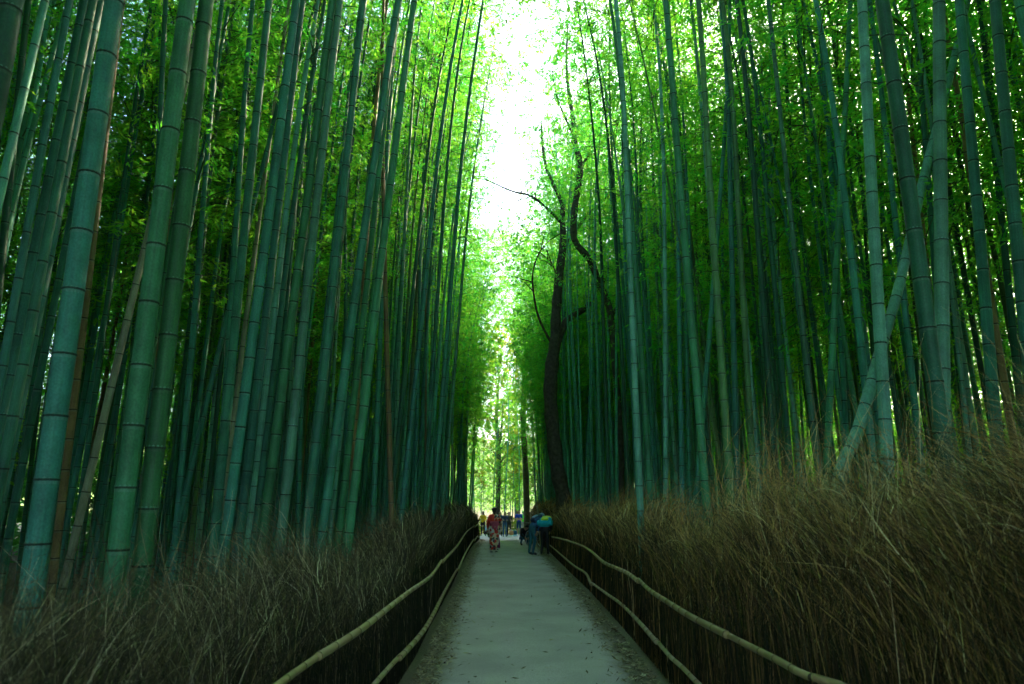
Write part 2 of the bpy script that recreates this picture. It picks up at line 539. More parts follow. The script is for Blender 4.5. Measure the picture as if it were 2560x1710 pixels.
def flow(y, zz, x, k):
    """slow wander that gathers the strands into tufts"""
    return np.sin(y * 7.3 / np.maximum(1, y * .15) + zz * 5 + k) + .7 * np.sin(y * 17.0 / np.maximum(1, y * .12) + x * 13 + k * 2.1) + .6 * np.sin(y * 41.0 / np.maximum(1, y * .12) + zz * 17 + k * .7)

def brush(side, parent, mat, y0, y1, h0):
    Qs, Ts = [], []
    s = side
    def ysamp(n):
        # denser near the camera
        u = RNG.random(n)
        return 1.5 * np.exp(u * math.log(y1 / 1.5))
    def common(n, off0, off1):
        y = ysamp(n)
        back = RNG.random(n) < .06
        y = np.where(back, RNG.uniform(y0, 1.6, n), y)
        fx = np.interp(y, *zip(*(LX if s < 0 else RX)))
        x = fx + s * (RNG.uniform(off0, off1, n) + .05)
        z = np.array([path_z(v) for v in y])
        hh = h0 * (1 + .06 * np.sin(y * 1.7) + .07 * np.sin(y * .61 + 1) + .05 * np.sin(y * 5.3 + 2) + RNG.normal(0, .06, n)) * np.where(y > 26, 1 + .016 * (y - 26), 1)
        if s > 0:
            hh = hh * np.interp(y, [1, 3, 7, 12], [1.26, 1.17, 1.0, .97])
        else:
            hh = hh * np.interp(y, [1, 4, 9, 16, 24, 36, 46], [.93, .92, .96, 1.05, 1.12, .95, .62])
        wd = np.interp(y, [1, 4, 10, 25, 46], [.0022, .0034, .007, .014, .026])
        return x, y, z, hh, wd
    # upright dead stems; dark tint is partly real, partly painted light falloff
    n = 40000
    x, y, z, hh, wd = common(n, .035, .28)
    base = np.stack([x, y, z - .02], 1)
    L = hh * RNG.uniform(.45, .82, n)
    d = np.stack([s * np.abs(RNG.normal(.04, .06, n)), RNG.normal(.10, .10, n), np.ones(n)], 1)
    d /= np.linalg.norm(d, axis=1, keepdims=True)
    dr = np.stack([s * RNG.uniform(0, .14, n), RNG.uniform(0, .3, n), -RNG.uniform(0, .08, n)], 1)
    q, k = strands(base, d, L, dr, wd * RNG.choice([.7, 1.1, 1.8], n, p=[.4, .4, .2]))
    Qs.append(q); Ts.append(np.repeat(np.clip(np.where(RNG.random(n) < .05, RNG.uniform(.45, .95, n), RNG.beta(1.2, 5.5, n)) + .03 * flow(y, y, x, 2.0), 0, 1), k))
    # swept upper twigs; tint lighter upward, partly real colour, partly painted light
    n = 62000
    x, y, z, hh, wd = common(n, .02, .42)
    zb = hh * RNG.uniform(.47, .82, n)
    base = np.stack([x + s * .10 * zb, y, z + zb], 1)
    L = np.clip((hh - zb) * RNG.uniform(.8, 1.5, n), .18, .95)
    fwd = .95 if s > 0 else .42
    fl1, fl2 = flow(y, zb, x, 1.0), flow(y, zb, x, 4.0)
    d = np.stack([s * (RNG.normal(.28, .22, n) + .28 * fl1), RNG.normal(fwd, .36, n) + .36 * fl2, np.ones(n) * .95], 1)
    d /= np.linalg.norm(d, axis=1, keepdims=True)
    dr = np.stack([s * RNG.uniform(-.05, .2, n), RNG.uniform(0, .5 if s > 0 else .3, n), -RNG.uniform(.0, .26, n)], 1)
    q, k = strands(base, d, L, dr, wd * RNG.choice([.45, .7, 1.0, 1.5], n, p=[.4, .35, .18, .07]))
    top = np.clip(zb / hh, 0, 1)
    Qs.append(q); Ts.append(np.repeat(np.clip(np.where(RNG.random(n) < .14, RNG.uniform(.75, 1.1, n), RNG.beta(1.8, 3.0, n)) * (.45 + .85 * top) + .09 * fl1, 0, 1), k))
    # side twiglets
    n = 40000
    x, y, z, hh, wd = common(n, .0, .55)
    zb = hh * RNG.uniform(.45, 1.02, n)
    base = np.stack([x + s * .2 * zb, y + .25 * zb / hh, z + zb], 1)
    L = RNG.uniform(.05, .22, n)
    d = np.stack([s * RNG.normal(.2, .6, n), RNG.normal(.5, .5, n), RNG.normal(.4, .5, n)], 1)
    d /= np.linalg.norm(d, axis=1, keepdims=True)
    dr = np.stack([RNG.normal(0, .03, n), RNG.normal(0.03, .03, n), -RNG.uniform(0, .06, n)], 1)
    q, k = strands(base, d, L, dr, wd * RNG.uniform(.35, .8, n), 3)
    Qs.append(q); Ts.append(np.repeat(np.clip(RNG.beta(2.2, 3.0, n), 0, 1), k))
    # long stray wisps that stand above the rest
    n = 2600 if s > 0 else 1700
    x, y, z, hh, wd = common(n, .05, .6)
    zb = hh * RNG.uniform(.6, .9, n)
    y = np.maximum(y, RNG.uniform(2.6, 6.0, n))
    x = np.interp(y, *zip(*(LX if s < 0 else RX))) + s * RNG.uniform(.1, .65, n)
    wd = np.interp(y, [2, 4, 10, 25, 46], [.0026, .0034, .007, .014, .026])
    base = np.stack([x + s * .15, y, z + zb], 1)
    L = RNG.uniform(.4, 1.0, n)
    d = np.stack([s * RNG.normal(.35, .3, n), RNG.normal(.5, .35, n), RNG.uniform(.5, 1, n)], 1)
    d /= np.linalg.norm(d, axis=1, keepdims=True)
    dr = np.stack([s * RNG.uniform(-.1, .25, n), RNG.uniform(0, .3, n), -RNG.uniform(.05, .35, n)], 1)
    q, k = strands(base, d, L, dr, wd * RNG.uniform(.4, .8, n), 6)
    Qs.append(q); Ts.append(np.repeat(RNG.uniform(.5, 1, n), k))
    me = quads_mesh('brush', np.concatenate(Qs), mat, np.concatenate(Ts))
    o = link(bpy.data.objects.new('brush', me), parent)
    o['kind'] = 'stuff'
    # packed core of the fence
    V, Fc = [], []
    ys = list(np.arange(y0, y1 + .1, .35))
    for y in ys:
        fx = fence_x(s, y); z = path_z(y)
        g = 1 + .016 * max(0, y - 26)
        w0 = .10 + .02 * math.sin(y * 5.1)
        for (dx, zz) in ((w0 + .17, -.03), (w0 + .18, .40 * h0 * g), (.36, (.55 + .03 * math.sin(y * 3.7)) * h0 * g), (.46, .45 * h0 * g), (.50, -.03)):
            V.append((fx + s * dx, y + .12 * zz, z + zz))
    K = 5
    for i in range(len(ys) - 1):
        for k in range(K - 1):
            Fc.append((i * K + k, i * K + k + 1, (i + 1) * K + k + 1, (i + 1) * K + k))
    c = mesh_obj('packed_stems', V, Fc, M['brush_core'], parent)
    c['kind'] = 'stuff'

def rail_pole(parent, pts, r, tint):
    """one bamboo pole lashed along the fence, with its nodes"""
    P = catmull(pts, 10)
    # resample by arc length with nodes
    P = np.array(P)
    seg = np.linalg.norm(np.diff(P, axis=0), axis=1); S = np.concatenate([[0], np.cumsum(seg)])
    tot = S[-1]
    ss, rr, joint = [], [], []
    nd = .13
    s_ = 0.0
    while s_ < tot:
        taper = r * (1.06 - .25 * s_ / tot)
        for ds, k in ((0, 1.0), (.004, 1.10), (.010, 1.10), (.016, 1.0), (.5 * nd, .985)):
            if s_ + ds < tot:
                ss.append(s_ + ds); rr.append(taper * k); joint.append(ds in (0, .010))
        nd = random.uniform(.19, .30)
        s_ += nd
    ss.append(tot); rr.append(rr[-1]); joint.append(False)
    Q = np.stack([np.interp(ss, S, P[:, k]) for k in range(3)], 1)
    v, f = tube_data(Q, rr, 9)
    mi = []
    for i in range(len(ss) - 1):
        mi += [1 if joint[i] else 0] * 9
    mi += [0, 0]
    o = mesh_obj('rail', v, f, [M['rail'], M['rail_joint']], parent, True, mi)
    a = o.data.attributes.new('tint', 'FLOAT', 'FACE')
    a.data.foreach_set('value', np.clip(tint + RNG.normal(0, .1, len(f)) * 0 + np.repeat(RNG.normal(0, .10, len(f) // 9 + 1), 9)[:len(f)], 0, 1).astype(np.float32))
    return o

UP_L = [(695, 1710), (809, 1629), (898, 1578), (967, 1524), (1023, 1480), (1077, 1441), (1104, 1402), (1146, 1360), (1166, 1330), (1186, 1314)]
LO_L = [(937, 1709), (1000, 1638), (1047, 1593), (1077, 1548), (1113, 1477), (1143, 1423), (1163, 1384), (1184, 1348)]
UP_R = [(2094, 1708), (2015, 1687), (1947, 1650), (1879, 1616), (1804, 1578), (1729, 1544), (1675, 1510), (1624, 1476), (1596, 1449), (1569, 1432), (1538, 1418), (1508, 1404), (1477, 1377), (1450, 1362), (1402, 1346.5), (1380, 1342)]
LO_R = [(1746, 1708), (1709, 1670), (1675, 1639.5), (1641, 1599), (1600, 1558), (1555.5, 1513), (1518, 1486), (1480.6, 1459), (1463.5, 1432), (1436, 1415), (1402, 1386), (1375, 1363)]
def rails(parent, px, zc, r, side, cuts, tints):
    pts = [at_z(x, y, zc) for x, y in px]
    first = pts[0]
    pre = [Vector((fence_x(side, yy) - side * .03, yy, zc)) for yy in (-5.5, -3, -1, 1) ]
    pre.append(Vector((first.x, first.y - .9, zc)))
    pts = pre + pts
    pts = [tuple(p) for p in pts]
    b = [0] + [c + 5 for c in cuts] + [len(pts) - 1]
    for i in range(len(b) - 1):
        seg = [np.array(p) for p in pts[b[i]:b[i + 1] + 1]]
        # neighbouring poles overlap a little and lie one above the other
        dz = .004 if i % 2 else -.004
        seg = [p + np.array([0, 0, dz]) for p in seg]
        if i > 0:
            seg[0] = seg[0] + (seg[0] - seg[1]) * (.15 / max(.15, np.linalg.norm(seg[0] - seg[1]))) + np.array([-side * r * 1.1, 0, 0])
        rail_pole(parent, seg, r, tints[i % len(tints)])

fl = empty('brush_fence', (fence_x(-1, 3), 3, 0))
tag(fl, 'low dark fence of packed dead bamboo twigs with two bamboo rails', 'fence')
fr = empty('brush_fence', (fence_x(1, 3), 3, 0))
tag(fr, 'tall shaggy reddish brown brush fence of swept bamboo twigs with two rails', 'fence')
def under(parent):
    """parts were built in world coordinates: keep them there"""
    for c in parent.children:
        c.matrix_parent_inverse = Matrix.Translation(parent.location).inverted() if parent.rotation_euler.z == 0 else parent.matrix_basis.inverted()
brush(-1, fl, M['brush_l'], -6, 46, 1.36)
rails(fl, UP_L, .82, .0225, -1, [1, 6], [.55, .7, .5])
rails(fl, LO_L, .28, .026, -1, [1, 5], [.8, .6, .75])
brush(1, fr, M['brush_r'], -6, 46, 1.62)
rails(fr, UP_R, .82, .0235, 1, [4, 8], [.3, .35, .5])
rails(fr, LO_R, .28, .0245, 1, [3, 7], [.75, .85, .7])
under(fl); under(fr)
# upper and lower rail go on past the bend in the low fence
for zc, t in ((.82, .7), (.28, .7)):
    ys = np.linspace(29.5, 46, 9)
    rail_pole(fl, [(fence_x(-1, y) + .04 + .02 * math.sin(y), y, path_z(y) + zc + .05 * math.sin(y * .8)) for y in ys], .026, t)
    fl.children[-1].matrix_parent_inverse = Matrix.Translation(fl.location).inverted()
under(fl)

# ------------------------------------------------------------------ bamboo: prototypes
VARS = []
def center(k, z):
    """axis of prototype k at height z"""
    H, bend, wa, wp = VARS[k]['H'], VARS[k]['bend'], VARS[k]['wa'], VARS[k]['wp']
    t = np.maximum(0, np.asarray(z, dtype=float) / H - .40) / .60
    x = bend * t ** 2.2
    w = smooth_np(np.asarray(z, dtype=float) / H, .15, .6)
    return np.stack([x + wa * np.sin(z * .55 + wp) * w, wa * np.cos(z * .43 + wp * 2) * w, np.asarray(z, dtype=float) - .22 * abs(bend) * t ** 3], -1)
def smooth_np(v, a, b):
    t = np.clip((v - a) / (b - a), 0, 1); return t * t * (3 - 2 * t)
def radius(k, z):
    H = VARS[k]['H']; t = np.clip(np.asarray(z) / H, 0, 1)
    return .06 * (1.06 - .18 * t - .80 * t ** 2.2) * (1 + .10 * np.exp(-np.asarray(z) / .25)) + .0015

def make_variant(k):
    v = VARS[k]; H = v['H']
    rs = random.Random(100 + k)
    z = .08; nodes = []
    while z < H - .3:
        nodes.append(z)
        h = z / H
        sp = (.13 + .17 * min(1, z / 1.2)) * (1 + .35 * min(1, max(0, z - 1.2) / 6)) * (1 - .35 * max(0, h - .6) / .4)
        z += sp * rs.uniform(.95, 1.05) * v['node']
    v['nodes'] = nodes
    S = 14
    zs, rf, mi = [-.08], [1.0], []
    for nz in nodes:
        for dz, kf, m_ in ((-.024, 1.0, 2), (-.007, 1.0, 1), (.004, 1.035, 0), (.016, .985, 0)):
            zs.append(nz + dz); rf.append(kf); mi.append(m_)
    zs.append(H); rf.append(.5)
    # faces between loop i and i+1 take material of loop i
    mats = [0] + mi
    C = center(k, np.array(zs)); R = radius(k, np.array(zs)) * np.array(rf)
    vv, ff = tube_data([tuple(c) for c in C], list(R), S)
    midx = []
    for i in range(len(zs) - 1):
        midx += [mats[i]] * S
    midx += [0, 0]
    me = bpy.data.meshes.new('culm')
    me.from_pydata([tuple(p) for p in vv], [], ff)
    for m_ in ('culm', 'crease', 'bloom'): me.materials.append(M[m_])
    me.polygons.foreach_set('material_index', np.array(midx, dtype=np.int32))
    me.polygons.foreach_set('use_smooth', np.ones(len(ff), dtype=bool))
    me.update()
    v['culm'] = me
    # crown: branches from the nodes, drooping sprays of narrow leaves
    Q, T, MI = [], [], []
    rng = np.random.default_rng(500 + k)
    cz = [n for n in nodes if n > v['c0'] * H]
    for i, nz in enumerate(cz):
        h = (nz / H - v['c0']) / (1 - v['c0'])
        p0 = center(k, np.array(nz))
        for b in range(2):
            az = i * 2.6 + b * 1.9 + rng.normal(0, .5)
            L = (1.75 * (1 - h) ** .6 * min(1, .45 + h * 2.5) + .5) * rng.uniform(.7, 1.2) * v['bl']
            if rng.random() < .10: continue
            dirv = np.array([math.cos(az), math.sin(az), 0])
            up = rng.uniform(.5, 1.0)
            ts = np.linspace(0, 1, 6)
            P = p0 + dirv * (L * ts)[:, None] + np.array([0, 0, 1]) * (L * (up * ts - (up * .55 + .35) * ts ** 2))[:, None]
            # branch as a thin ribbon pair
            tn = np.gradient(P, axis=0)
            for rv in (np.array([0, 0, 1.0]), dirv[[1, 0, 2]] * np.array([-1, 1, 1])):
                sd = np.cross(tn, rv); sd /= np.linalg.norm(sd, axis=1, keepdims=True) + 1e-9
                w = (.009 * (1 - .8 * ts))[:, None]
                A, B = P - sd * w, P + sd * w
                Q.append(np.stack([A[:-1], B[:-1], B[1:], A[1:]], 1)); T.append(np.full(5, .5)); MI.append(np.ones(5))
            ns = max(5, int(L * v['dens'] * 9))
            tt = rng.uniform(.18, 1.0, ns) ** .8
            c = np.stack([np.interp(tt, ts, P[:, a]) for a in range(3)], 1)
            # twiglet end points
            off = rng.normal(0, 1, (ns, 3)) * np.array([.20, .20, .15]) * (.6 + .6 * L)
            off[:, 2] -= .05
            c = c + off
            nl = v['nl']
            n = ns * nl
            cc = np.repeat(c, nl, 0) + rng.normal(0, .045, (n, 3))
            az2 = np.repeat(rng.uniform(0, 2 * math.pi, ns), nl) + rng.normal(0, .75, n)
            dz = np.repeat(rng.normal(-.45, .35, ns), nl) + rng.normal(0, .22, n)
            u = np.stack([np.cos(az2), np.sin(az2), dz], 1) + np.repeat(off, nl, 0) * 1.2
            u /= np.linalg.norm(u, axis=1, keepdims=True)
            sd = np.cross(u, rng.normal(0, 1, (n, 3)) * .55 + np.array([0, 0, 1.0]))
            sd /= np.linalg.norm(sd, axis=1, keepdims=True) + 1e-9
            ln = rng.uniform(.07, .15, n)[:, None] * v['ls']; wd = ln * rng.uniform(.085, .14, n)[:, None]
            q = np.stack([cc, cc + u * ln * .4 + sd * wd, cc + u * ln, cc + u * ln * .4 - sd * wd], 1)
            Q.append(q); MI.append(np.zeros(n))
            T.append(np.clip(np.repeat(rng.beta(2, 2.4, ns), nl) * .75 + rng.normal(.05, .10, n) + v['ty'], 0, 1))
    v['crown'] = quads_mesh('crown', np.concatenate(Q), [M[v['leafm']], M['twig']], np.concatenate(T), np.concatenate(MI))

VARS = [
    dict(H=15.0, bend=1.7, wa=.03, wp=0.3, node=1.0, c0=.36, bl=1.0, dens=.9, nl=10, ls=.97, ty=-.03, leafm='leaf'),
    dict(H=16.5, bend=2.6, wa=.04, wp=1.4, node=1.08, c0=.42, bl=1.05, dens=.95, nl=10, ls=.97, ty=.0, leafm='leaf'),
    dict(H=13.5, bend=2.1, wa=.05, wp=2.2, node=.95, c0=.33, bl=1.05, dens=.88, nl=10, ls=.97, ty=.06, leafm='leaf'),
    dict(H=14.5, bend=1.0, wa=.035, wp=3.9, node=1.04, c0=.30, bl=.95, dens=.88, nl=10, ls=.97, ty=-.08, leafm='leaf'),
    dict(H=12.0, bend=1.5, wa=.05, wp=5.0, node=.98, c0=.16, bl=1.0, dens=.75, nl=8, ls=1.25, ty=.15, leafm='leaf'),
    dict(H=13.0, bend=1.2, wa=.05, wp=5.9, node=1.0, c0=.12, bl=1.1, dens=.9, nl=8, ls=1.3, ty=.42, leafm='leaf_sun'),  # high ty paints the sunlit yellow of the far grove
    dict(H=14.0, bend=1.2, wa=.04, wp=2.9, node=1.02, c0=.52, bl=.8, dens=.4, nl=7, ls=1.1, ty=.0, leafm='leaf'),
    dict(H=17.0, bend=1.3, wa=.03, wp=.9, node=1.0, c0=.64, bl=.95, dens=.65, nl=10, ls=.97, ty=.0, leafm='leaf'),
    dict(H=16.0, bend=1.6, wa=.03, wp=4.4, node=1.06, c0=.62, bl=.9, dens=.65, nl=10, ls=.97, ty=.05, leafm='leaf'),
]
for k in range(len(VARS)):
    make_variant(k)

# unit node ring, shared by every node that shows large
def ring_mesh():
    prof = [(.995, -.10), (1.045, -.02), (1.05, .05), (.99, .16)]
    v, f = [], []
    S = 14
    for r, z in prof:
        for i in range(S):
            a = 2 * math.pi * i / S
            v.append((r * math.cos(a), r * math.sin(a), z))
    for j in range(len(prof) - 1):
        for i in range(S):
            f.append((j * S + i, j * S + (i + 1) % S, (j + 1) * S + (i + 1) % S, (j + 1) * S + i))
    me = bpy.data.meshes.new('node_ring')
    me.from_pydata(v, [], f)
    for m_ in ('crease', 'bloom'): me.materials.append(M[m_])
    me.polygons.foreach_set('material_index', np.array([0] * S * 2 + [1] * S, dtype=np.int32))
    me.polygons.foreach_set('use_smooth', np.ones(len(f), dtype=bool))
    return me
RING = ring_mesh()

SKIN = {
    'teal': (.026, .140, .095), 'green': (.026, .130, .058), 'pale': (.075, .215, .160),
    'brown': (.15, .105, .045), 'grey': (.19, .205, .14), 'dark': (.016, .090, .058), 'blue': (.028, .145, .120),
    'olive': (.055, .120, .045),
}
def add_bamboo(base, axis, dia, var, spin, colour, label, group, rings=0.0, hscale=1.0, crown=True):
    """one bamboo: root empty at the base > culm (> node_ring), crown"""
    root = empty('bamboo', base)
    q = Vector((0, 0, 1)).rotation_difference(Vector(axis).normalized())
    root.rotation_mode = 'QUATERNION'
    root.rotation_quaternion = q @ Quaternion((0, 0, 1), spin)
    s = dia / .12
    tag(root, label, 'bamboo', group)
    c = bpy.data.objects.new('culm', VARS[var]['culm'])
    link(c, root)
    c.scale = (s, s, hscale)
    r = random.uniform(.85, 1.18)
    cc = SKIN[colour]
    c.color = (cc[0] * r, cc[1] * r, cc[2] * r, 1)
    if crown:
        k = link(bpy.data.objects.new('crown', VARS[var]['crown']), root)
        k.scale = (1, 1, hscale)
    if rings > 0:
        for nz in VARS[var]['nodes']:
            if nz * hscale > rings: break
            g = link(bpy.data.objects.new('node_ring', RING), c)
            p = center(var, np.array(nz)); rr = float(radius(var, nz))
            g.location = tuple(p)
            g.scale = (rr, rr, .075)
            g.color = c.color
    return root

# ------------------------------------------------------------------ bamboo: the ones that can be told apart in the front rows
# (x at photo row ya, ya, x at row yb, yb, width in px near row 1200, colour, diameter, label key)
LOWF = 'the low dark brush fence'
TALLF = 'the tall shaggy brush fence'
FR = [
    # side, (x_top,y_top), (x_bot,y_bot), w, colour, dia, label
    ('L', (31, 0), (-190, 1200), 80, 'dark', .13, 'very thick dark bamboo beside the thickest one, leaning out over the low fence'),
    ('L', (57, 96), (-40, 1100), 26, 'dark', .10, None),
    ('L', (207, 38), (2, 1050), 38, 'blue', .115, 'blue-green bamboo tilting strongly toward the thickest bamboo by the low fence'),
    ('L', (283, 19), (95, 1357), 70, 'teal', .14, 'thickest teal bamboo rising close behind the low dark brush fence'),
    ('L', (302, 38), (144, 1345), 24, 'brown', .10, 'thin brown bamboo right behind the thickest teal bamboo'),
    ('L', (356, 96), (235, 1000), 17, 'dark', .09, None),
    ('L', (412, 20), (372, 1100), 22, 'blue', .10, None),
    ('L', (465, 19), (307, 1281), 63, 'green', .13, 'thick green bamboo of the touching pair, the one nearer the thickest bamboo'),
    ('L', (517, 10), (374, 1248), 58, 'green', .125, 'thick green bamboo of the touching pair, the one nearer the kimono walker'),
    ('L', (362, 620), (171, 1411), 24, 'grey', .09, 'pale grey dead bamboo pole slanting behind the touching pair of thick bamboos'),
    ('L', (549, 40), (447, 1248), 20, 'blue', .10, None),
    ('L', (590, 38), (560, 1100), 11, 'dark', .08, None),
    ('L', (637, 50), (530, 1150), 15, 'dark', .09, None),
    ('L', (664, 40), (552, 1180), 32, 'teal', .12, None),
    ('L', (740, 30), (574, 1269), 34, 'teal', .12, None),
    ('L', (714, 20), (590, 1000), 16, 'grey', .085, 'slim pale grey bamboo squeezed between two thick teal bamboos'),
    ('L', (735, 200), (611, 1236), 28, 'blue', .115, None),
    ('L', (640, 480), (455, 1270), 17, 'dark', .085, 'slender dark bamboo slanting across the front row behind the low fence'),
    ('L', (834, 0), (674, 1212), 32, 'green', .12, None),
    ('L', (833, 110), (718, 1198), 32, 'pale', .12, 'pale frosted bamboo close beside a green one in the front row'),
    ('L', (911, 0), (776, 1238), 30, 'teal', .12, None),
    ('L', (989, 5), (821, 1225), 30, 'teal', .12, None),
    ('L', (952, 400), (859, 1229), 22, 'green', .11, None),
    ('L', (1029, 0), (886, 1220), 29, 'green', .12, None),
    ('L', (965, 480), (937, 1190), 17, 'teal', .105, None),
    ('L', (955, 430), (977, 1225), 17, 'brown', .10, 'brown weathered bamboo standing among teal ones by the low brush fence'),
    ('L', (1136, 10), (1015, 1180), 17, 'blue', .11, None),
    ('L', (1075, 300), (993, 1113), 14, 'dark', .10, None),
    ('L', (1170, 200), (1087, 1225), 16, 'teal', .11, None),
    ('L', (1120, 300), (1064, 1225), 14, 'dark', .10, None),
    ('L', (1165, 600), (1118, 1136), 11, 'pale', .10, None),
    ('L', (900, 120), (800, 1150), 14, 'dark', .09, None),
    ('L', (775, 300), (748, 1180), 15, 'teal', .09, None),
    ('R', (1548, 0), (1620, 1150), 20, 'green', .12, None),
    ('R', (1550, 100), (1597, 1180), 22, 'pale', .115, 'pale mottled bamboo beside the slender dark tree, behind the tall fence'),
    ('R', (1589, 0), (1600, 900), 12, 'blue', .10, None),
    ('R', (1662, 0), (1757, 1147), 27, 'green', .12, None),
    ('R', (1700, 0), (1737, 800), 12, 'pale', .10, None),
    ('R', (1745, 0), (1819, 1139), 25, 'olive', .12, None),
    ('R', (1844, 0), (1750, 1120), 18, 'teal', .105, 'teal bamboo slanting the wrong way across two upright ones behind the tall fence'),
    ('R', (1815, 0), (1879, 1118), 21, 'olive', .115, None),
    ('R', (1855, 0), (1935, 1140), 22, 'dark', .115, None),
    ('R', (1815, 100), (1840, 1089), 20, 'dark', .11, None),
    ('R', (1885, 100), (1970, 1100), 19, 'teal', .11, None),
    ('R', (1880, 100), (1914, 1168), 14, 'pale', .10, None),
    ('R', (1662, 100), (1664, 1150), 17, 'pale', .11, None),
    ('R', (1690, 300), (1703, 1097), 16, 'blue', .11, None),
    ('R', (1515, 0), (1566, 1139), 14, 'dark', .11, None),
    ('R', (1480, 0), (1520, 1160), 12, 'dark', .10, None),
    ('R', (1998, 19), (2090, 900), 13, 'blue', .09, None),
    ('R', (2019, 19), (2110, 900), 13, 'dark', .09, None),
    ('R', (2058, 38), (2105, 900), 18, 'teal', .10, None),
    ('R', (2125, 0), (2090, 700), 23, 'green', .11, 'green bamboo with a slight backward tilt crossing thinner ones behind the tall fence'),
    ('R', (2136, 88), (2160, 500), 13, 'dark', .09, None),
    ('R', (2152, 0), (2219, 1172), 40, 'pale', .125, 'thick pale frosted bamboo crossing in front of the slanting pole'),
    ('R', (2208, 0), (2360, 1127), 54, 'dark', .13, 'thickest dark bamboo behind the tall shaggy brush fence'),
    ('R', (2348, 0), (2358, 1100), 47, 'pale', .13, 'thick pale teal bamboo standing straight beside the thickest dark one'),
    ('R', (2413, 140), (2490, 1080), 37, 'dark', .125, 'thick mottled dark bamboo behind the shaggy fence, next to a brown one'),
    ('R', (2488, 20), (2590, 1100), 42, 'dark', .125, None),
    ('R', (2450, 0), (2540, 900), 24, 'dark', .11, None),
    ('R', (2285, 30), (2340, 700), 22, 'teal', .105, None),
    ('R', (2255, 100), (2300, 500), 17, 'brown', .095, None),
    ('R', (2182, 11), (2265, 800), 14, 'teal', .09, None),
    ('R', (2245, 600), (2290, 1040), 22, 'teal', .105, None),
    ('R', (2118, 600), (2180, 960), 18, 'blue', .10, None),
    ('R', (1965, 600), (2045, 1085), 10, 'pale', .08, None),
    ('R', (2395, 600), (2470, 1020), 18, 'dark', .095, None),
    ('R', (2470, 700), (2520, 1010), 22, 'brown', .10, 'brown bamboo next to a thick mottled dark one behind the shaggy fence'),
]
CWORD = {'teal': 'teal', 'green': 'green', 'pale': 'pale frosted', 'brown': 'brown', 'grey': 'pale grey', 'dark': 'dark green', 'blue': 'blue-green', 'olive': 'olive green'}
placed = []
order = 0
for (sd, pt, pb, w, colour, dia, label) in FR:
    Y = 1755 * dia / w
    B = at_y(pb[0], pb[1], Y)
    T_ = at_y(pt[0], pt[1], Y)
    ax = (T_ - B).normalized()
    gz = ground_h(B.x, B.y)
    base = B + ax * ((gz - .02 - B.z) / ax.z)
    var = [7, 8][order % 2]
    inward = 0.0 if sd == 'L' else math.pi
    size = 'thick' if w >= 26 else ('medium' if w >= 17 else 'slim')
    lab = label or f"{size} {CWORD[colour]} bamboo in the front row behind {LOWF if sd == 'L' else TALLF}"
    add_bamboo(base, ax, dia * .74, var, inward + random.uniform(-.8, .8), colour, lab,
               'front row bamboos behind ' + (LOWF if sd == 'L' else TALLF), rings=(min(8.0, 2.2 + Y * .95) if w >= 14 else 0))
    placed.append((base.x, base.y, Y))
    order += 1

# the slanting culm that crosses the front row behind the tall fence
def slanting():
    px = [(2065, 1330), (2097, 1214), (2136, 1104), (2171, 985), (2205, 860), (2240, 745), (2270, 620), (2310, 440), (2355, 270), (2400, 84), (2440, -90), (2500, -300)]
    Y = 1755 * .125 / 36
    P = [at_y(x, y, Y + .15 * i) for i, (x, y) in enumerate(px)]
    P[0].z = ground_h(P[0].x, P[0].y) - .02
    root = empty('slanting_bamboo', P[0])
    tag(root, 'strongly slanting pale teal bamboo crossing behind the thick upright ones', 'bamboo')
    C = np.array(catmull([tuple(p - P[0]) for p in P], 12))
    S_ = np.concatenate([[0], np.cumsum(np.linalg.norm(np.diff(C, axis=0), axis=1))])
    ss, rf, mm, nodes = [0.0], [1.0], [0], []
    s_ = .12
    while s_ < S_[-1] - .1:
        nodes.append(s_)
        for d_, k, m_ in ((-.024, 1, 2), (-.007, 1, 1), (.004, 1.035, 0), (.016, .985, 0)):
            ss.append(s_ + d_); rf.append(k); mm.append(m_)
        s_ += random.uniform(.26, .31)
    ss.append(S_[-1]); rf.append(1)
    Q = np.stack([np.interp(ss, S_, C[:, a]) for a in range(3)], 1)
    R = [.0625 * f * (1 - .45 * s / S_[-1]) for f, s in zip(rf, ss)]
    v, f = tube_data(Q, R, 16)
    mi = []
    for i in range(len(ss) - 1): mi += [mm[i]] * 16
    c = mesh_obj('culm', v, f, [M['culm'], M['crease'], M['bloom']], root, True, mi + [0, 0])
    c.color = (.07, .21, .155, 1)
    k = link(bpy.data.objects.new('crown', VARS[0]['crown']), root)
    top = Vector(C[-1]); d_ = (Vector(C[-1]) - Vector(C[-8])).normalized()
    qq = Vector((0, 0, 1)).rotation_difference(d_)
    k.rotation_mode = 'QUATERNION'; k.rotation_quaternion = qq
    off = Vector(center(0, np.array(.40 * 15)))
    k.location = top - qq @ off
    for n_ in nodes[:22]:
        i = int(np.searchsorted(S_, n_))
        p = np.array([np.interp(n_, S_, C[:, a]) for a in range(3)])
        t_ = Vector(C[min(i + 1, len(C) - 1)] - C[max(i - 2, 0)]).normalized()
        g = link(bpy.data.objects.new('node_ring', RING), c)
        g.location = tuple(p); rr = .0625 * (1 - .45 * n_ / S_[-1])
        g.rotation_mode = 'QUATERNION'; g.rotation_quaternion = Vector((0, 0, 1)).rotation_difference(t_)
        g.scale = (rr, rr, .075); g.color = c.color
slanting()

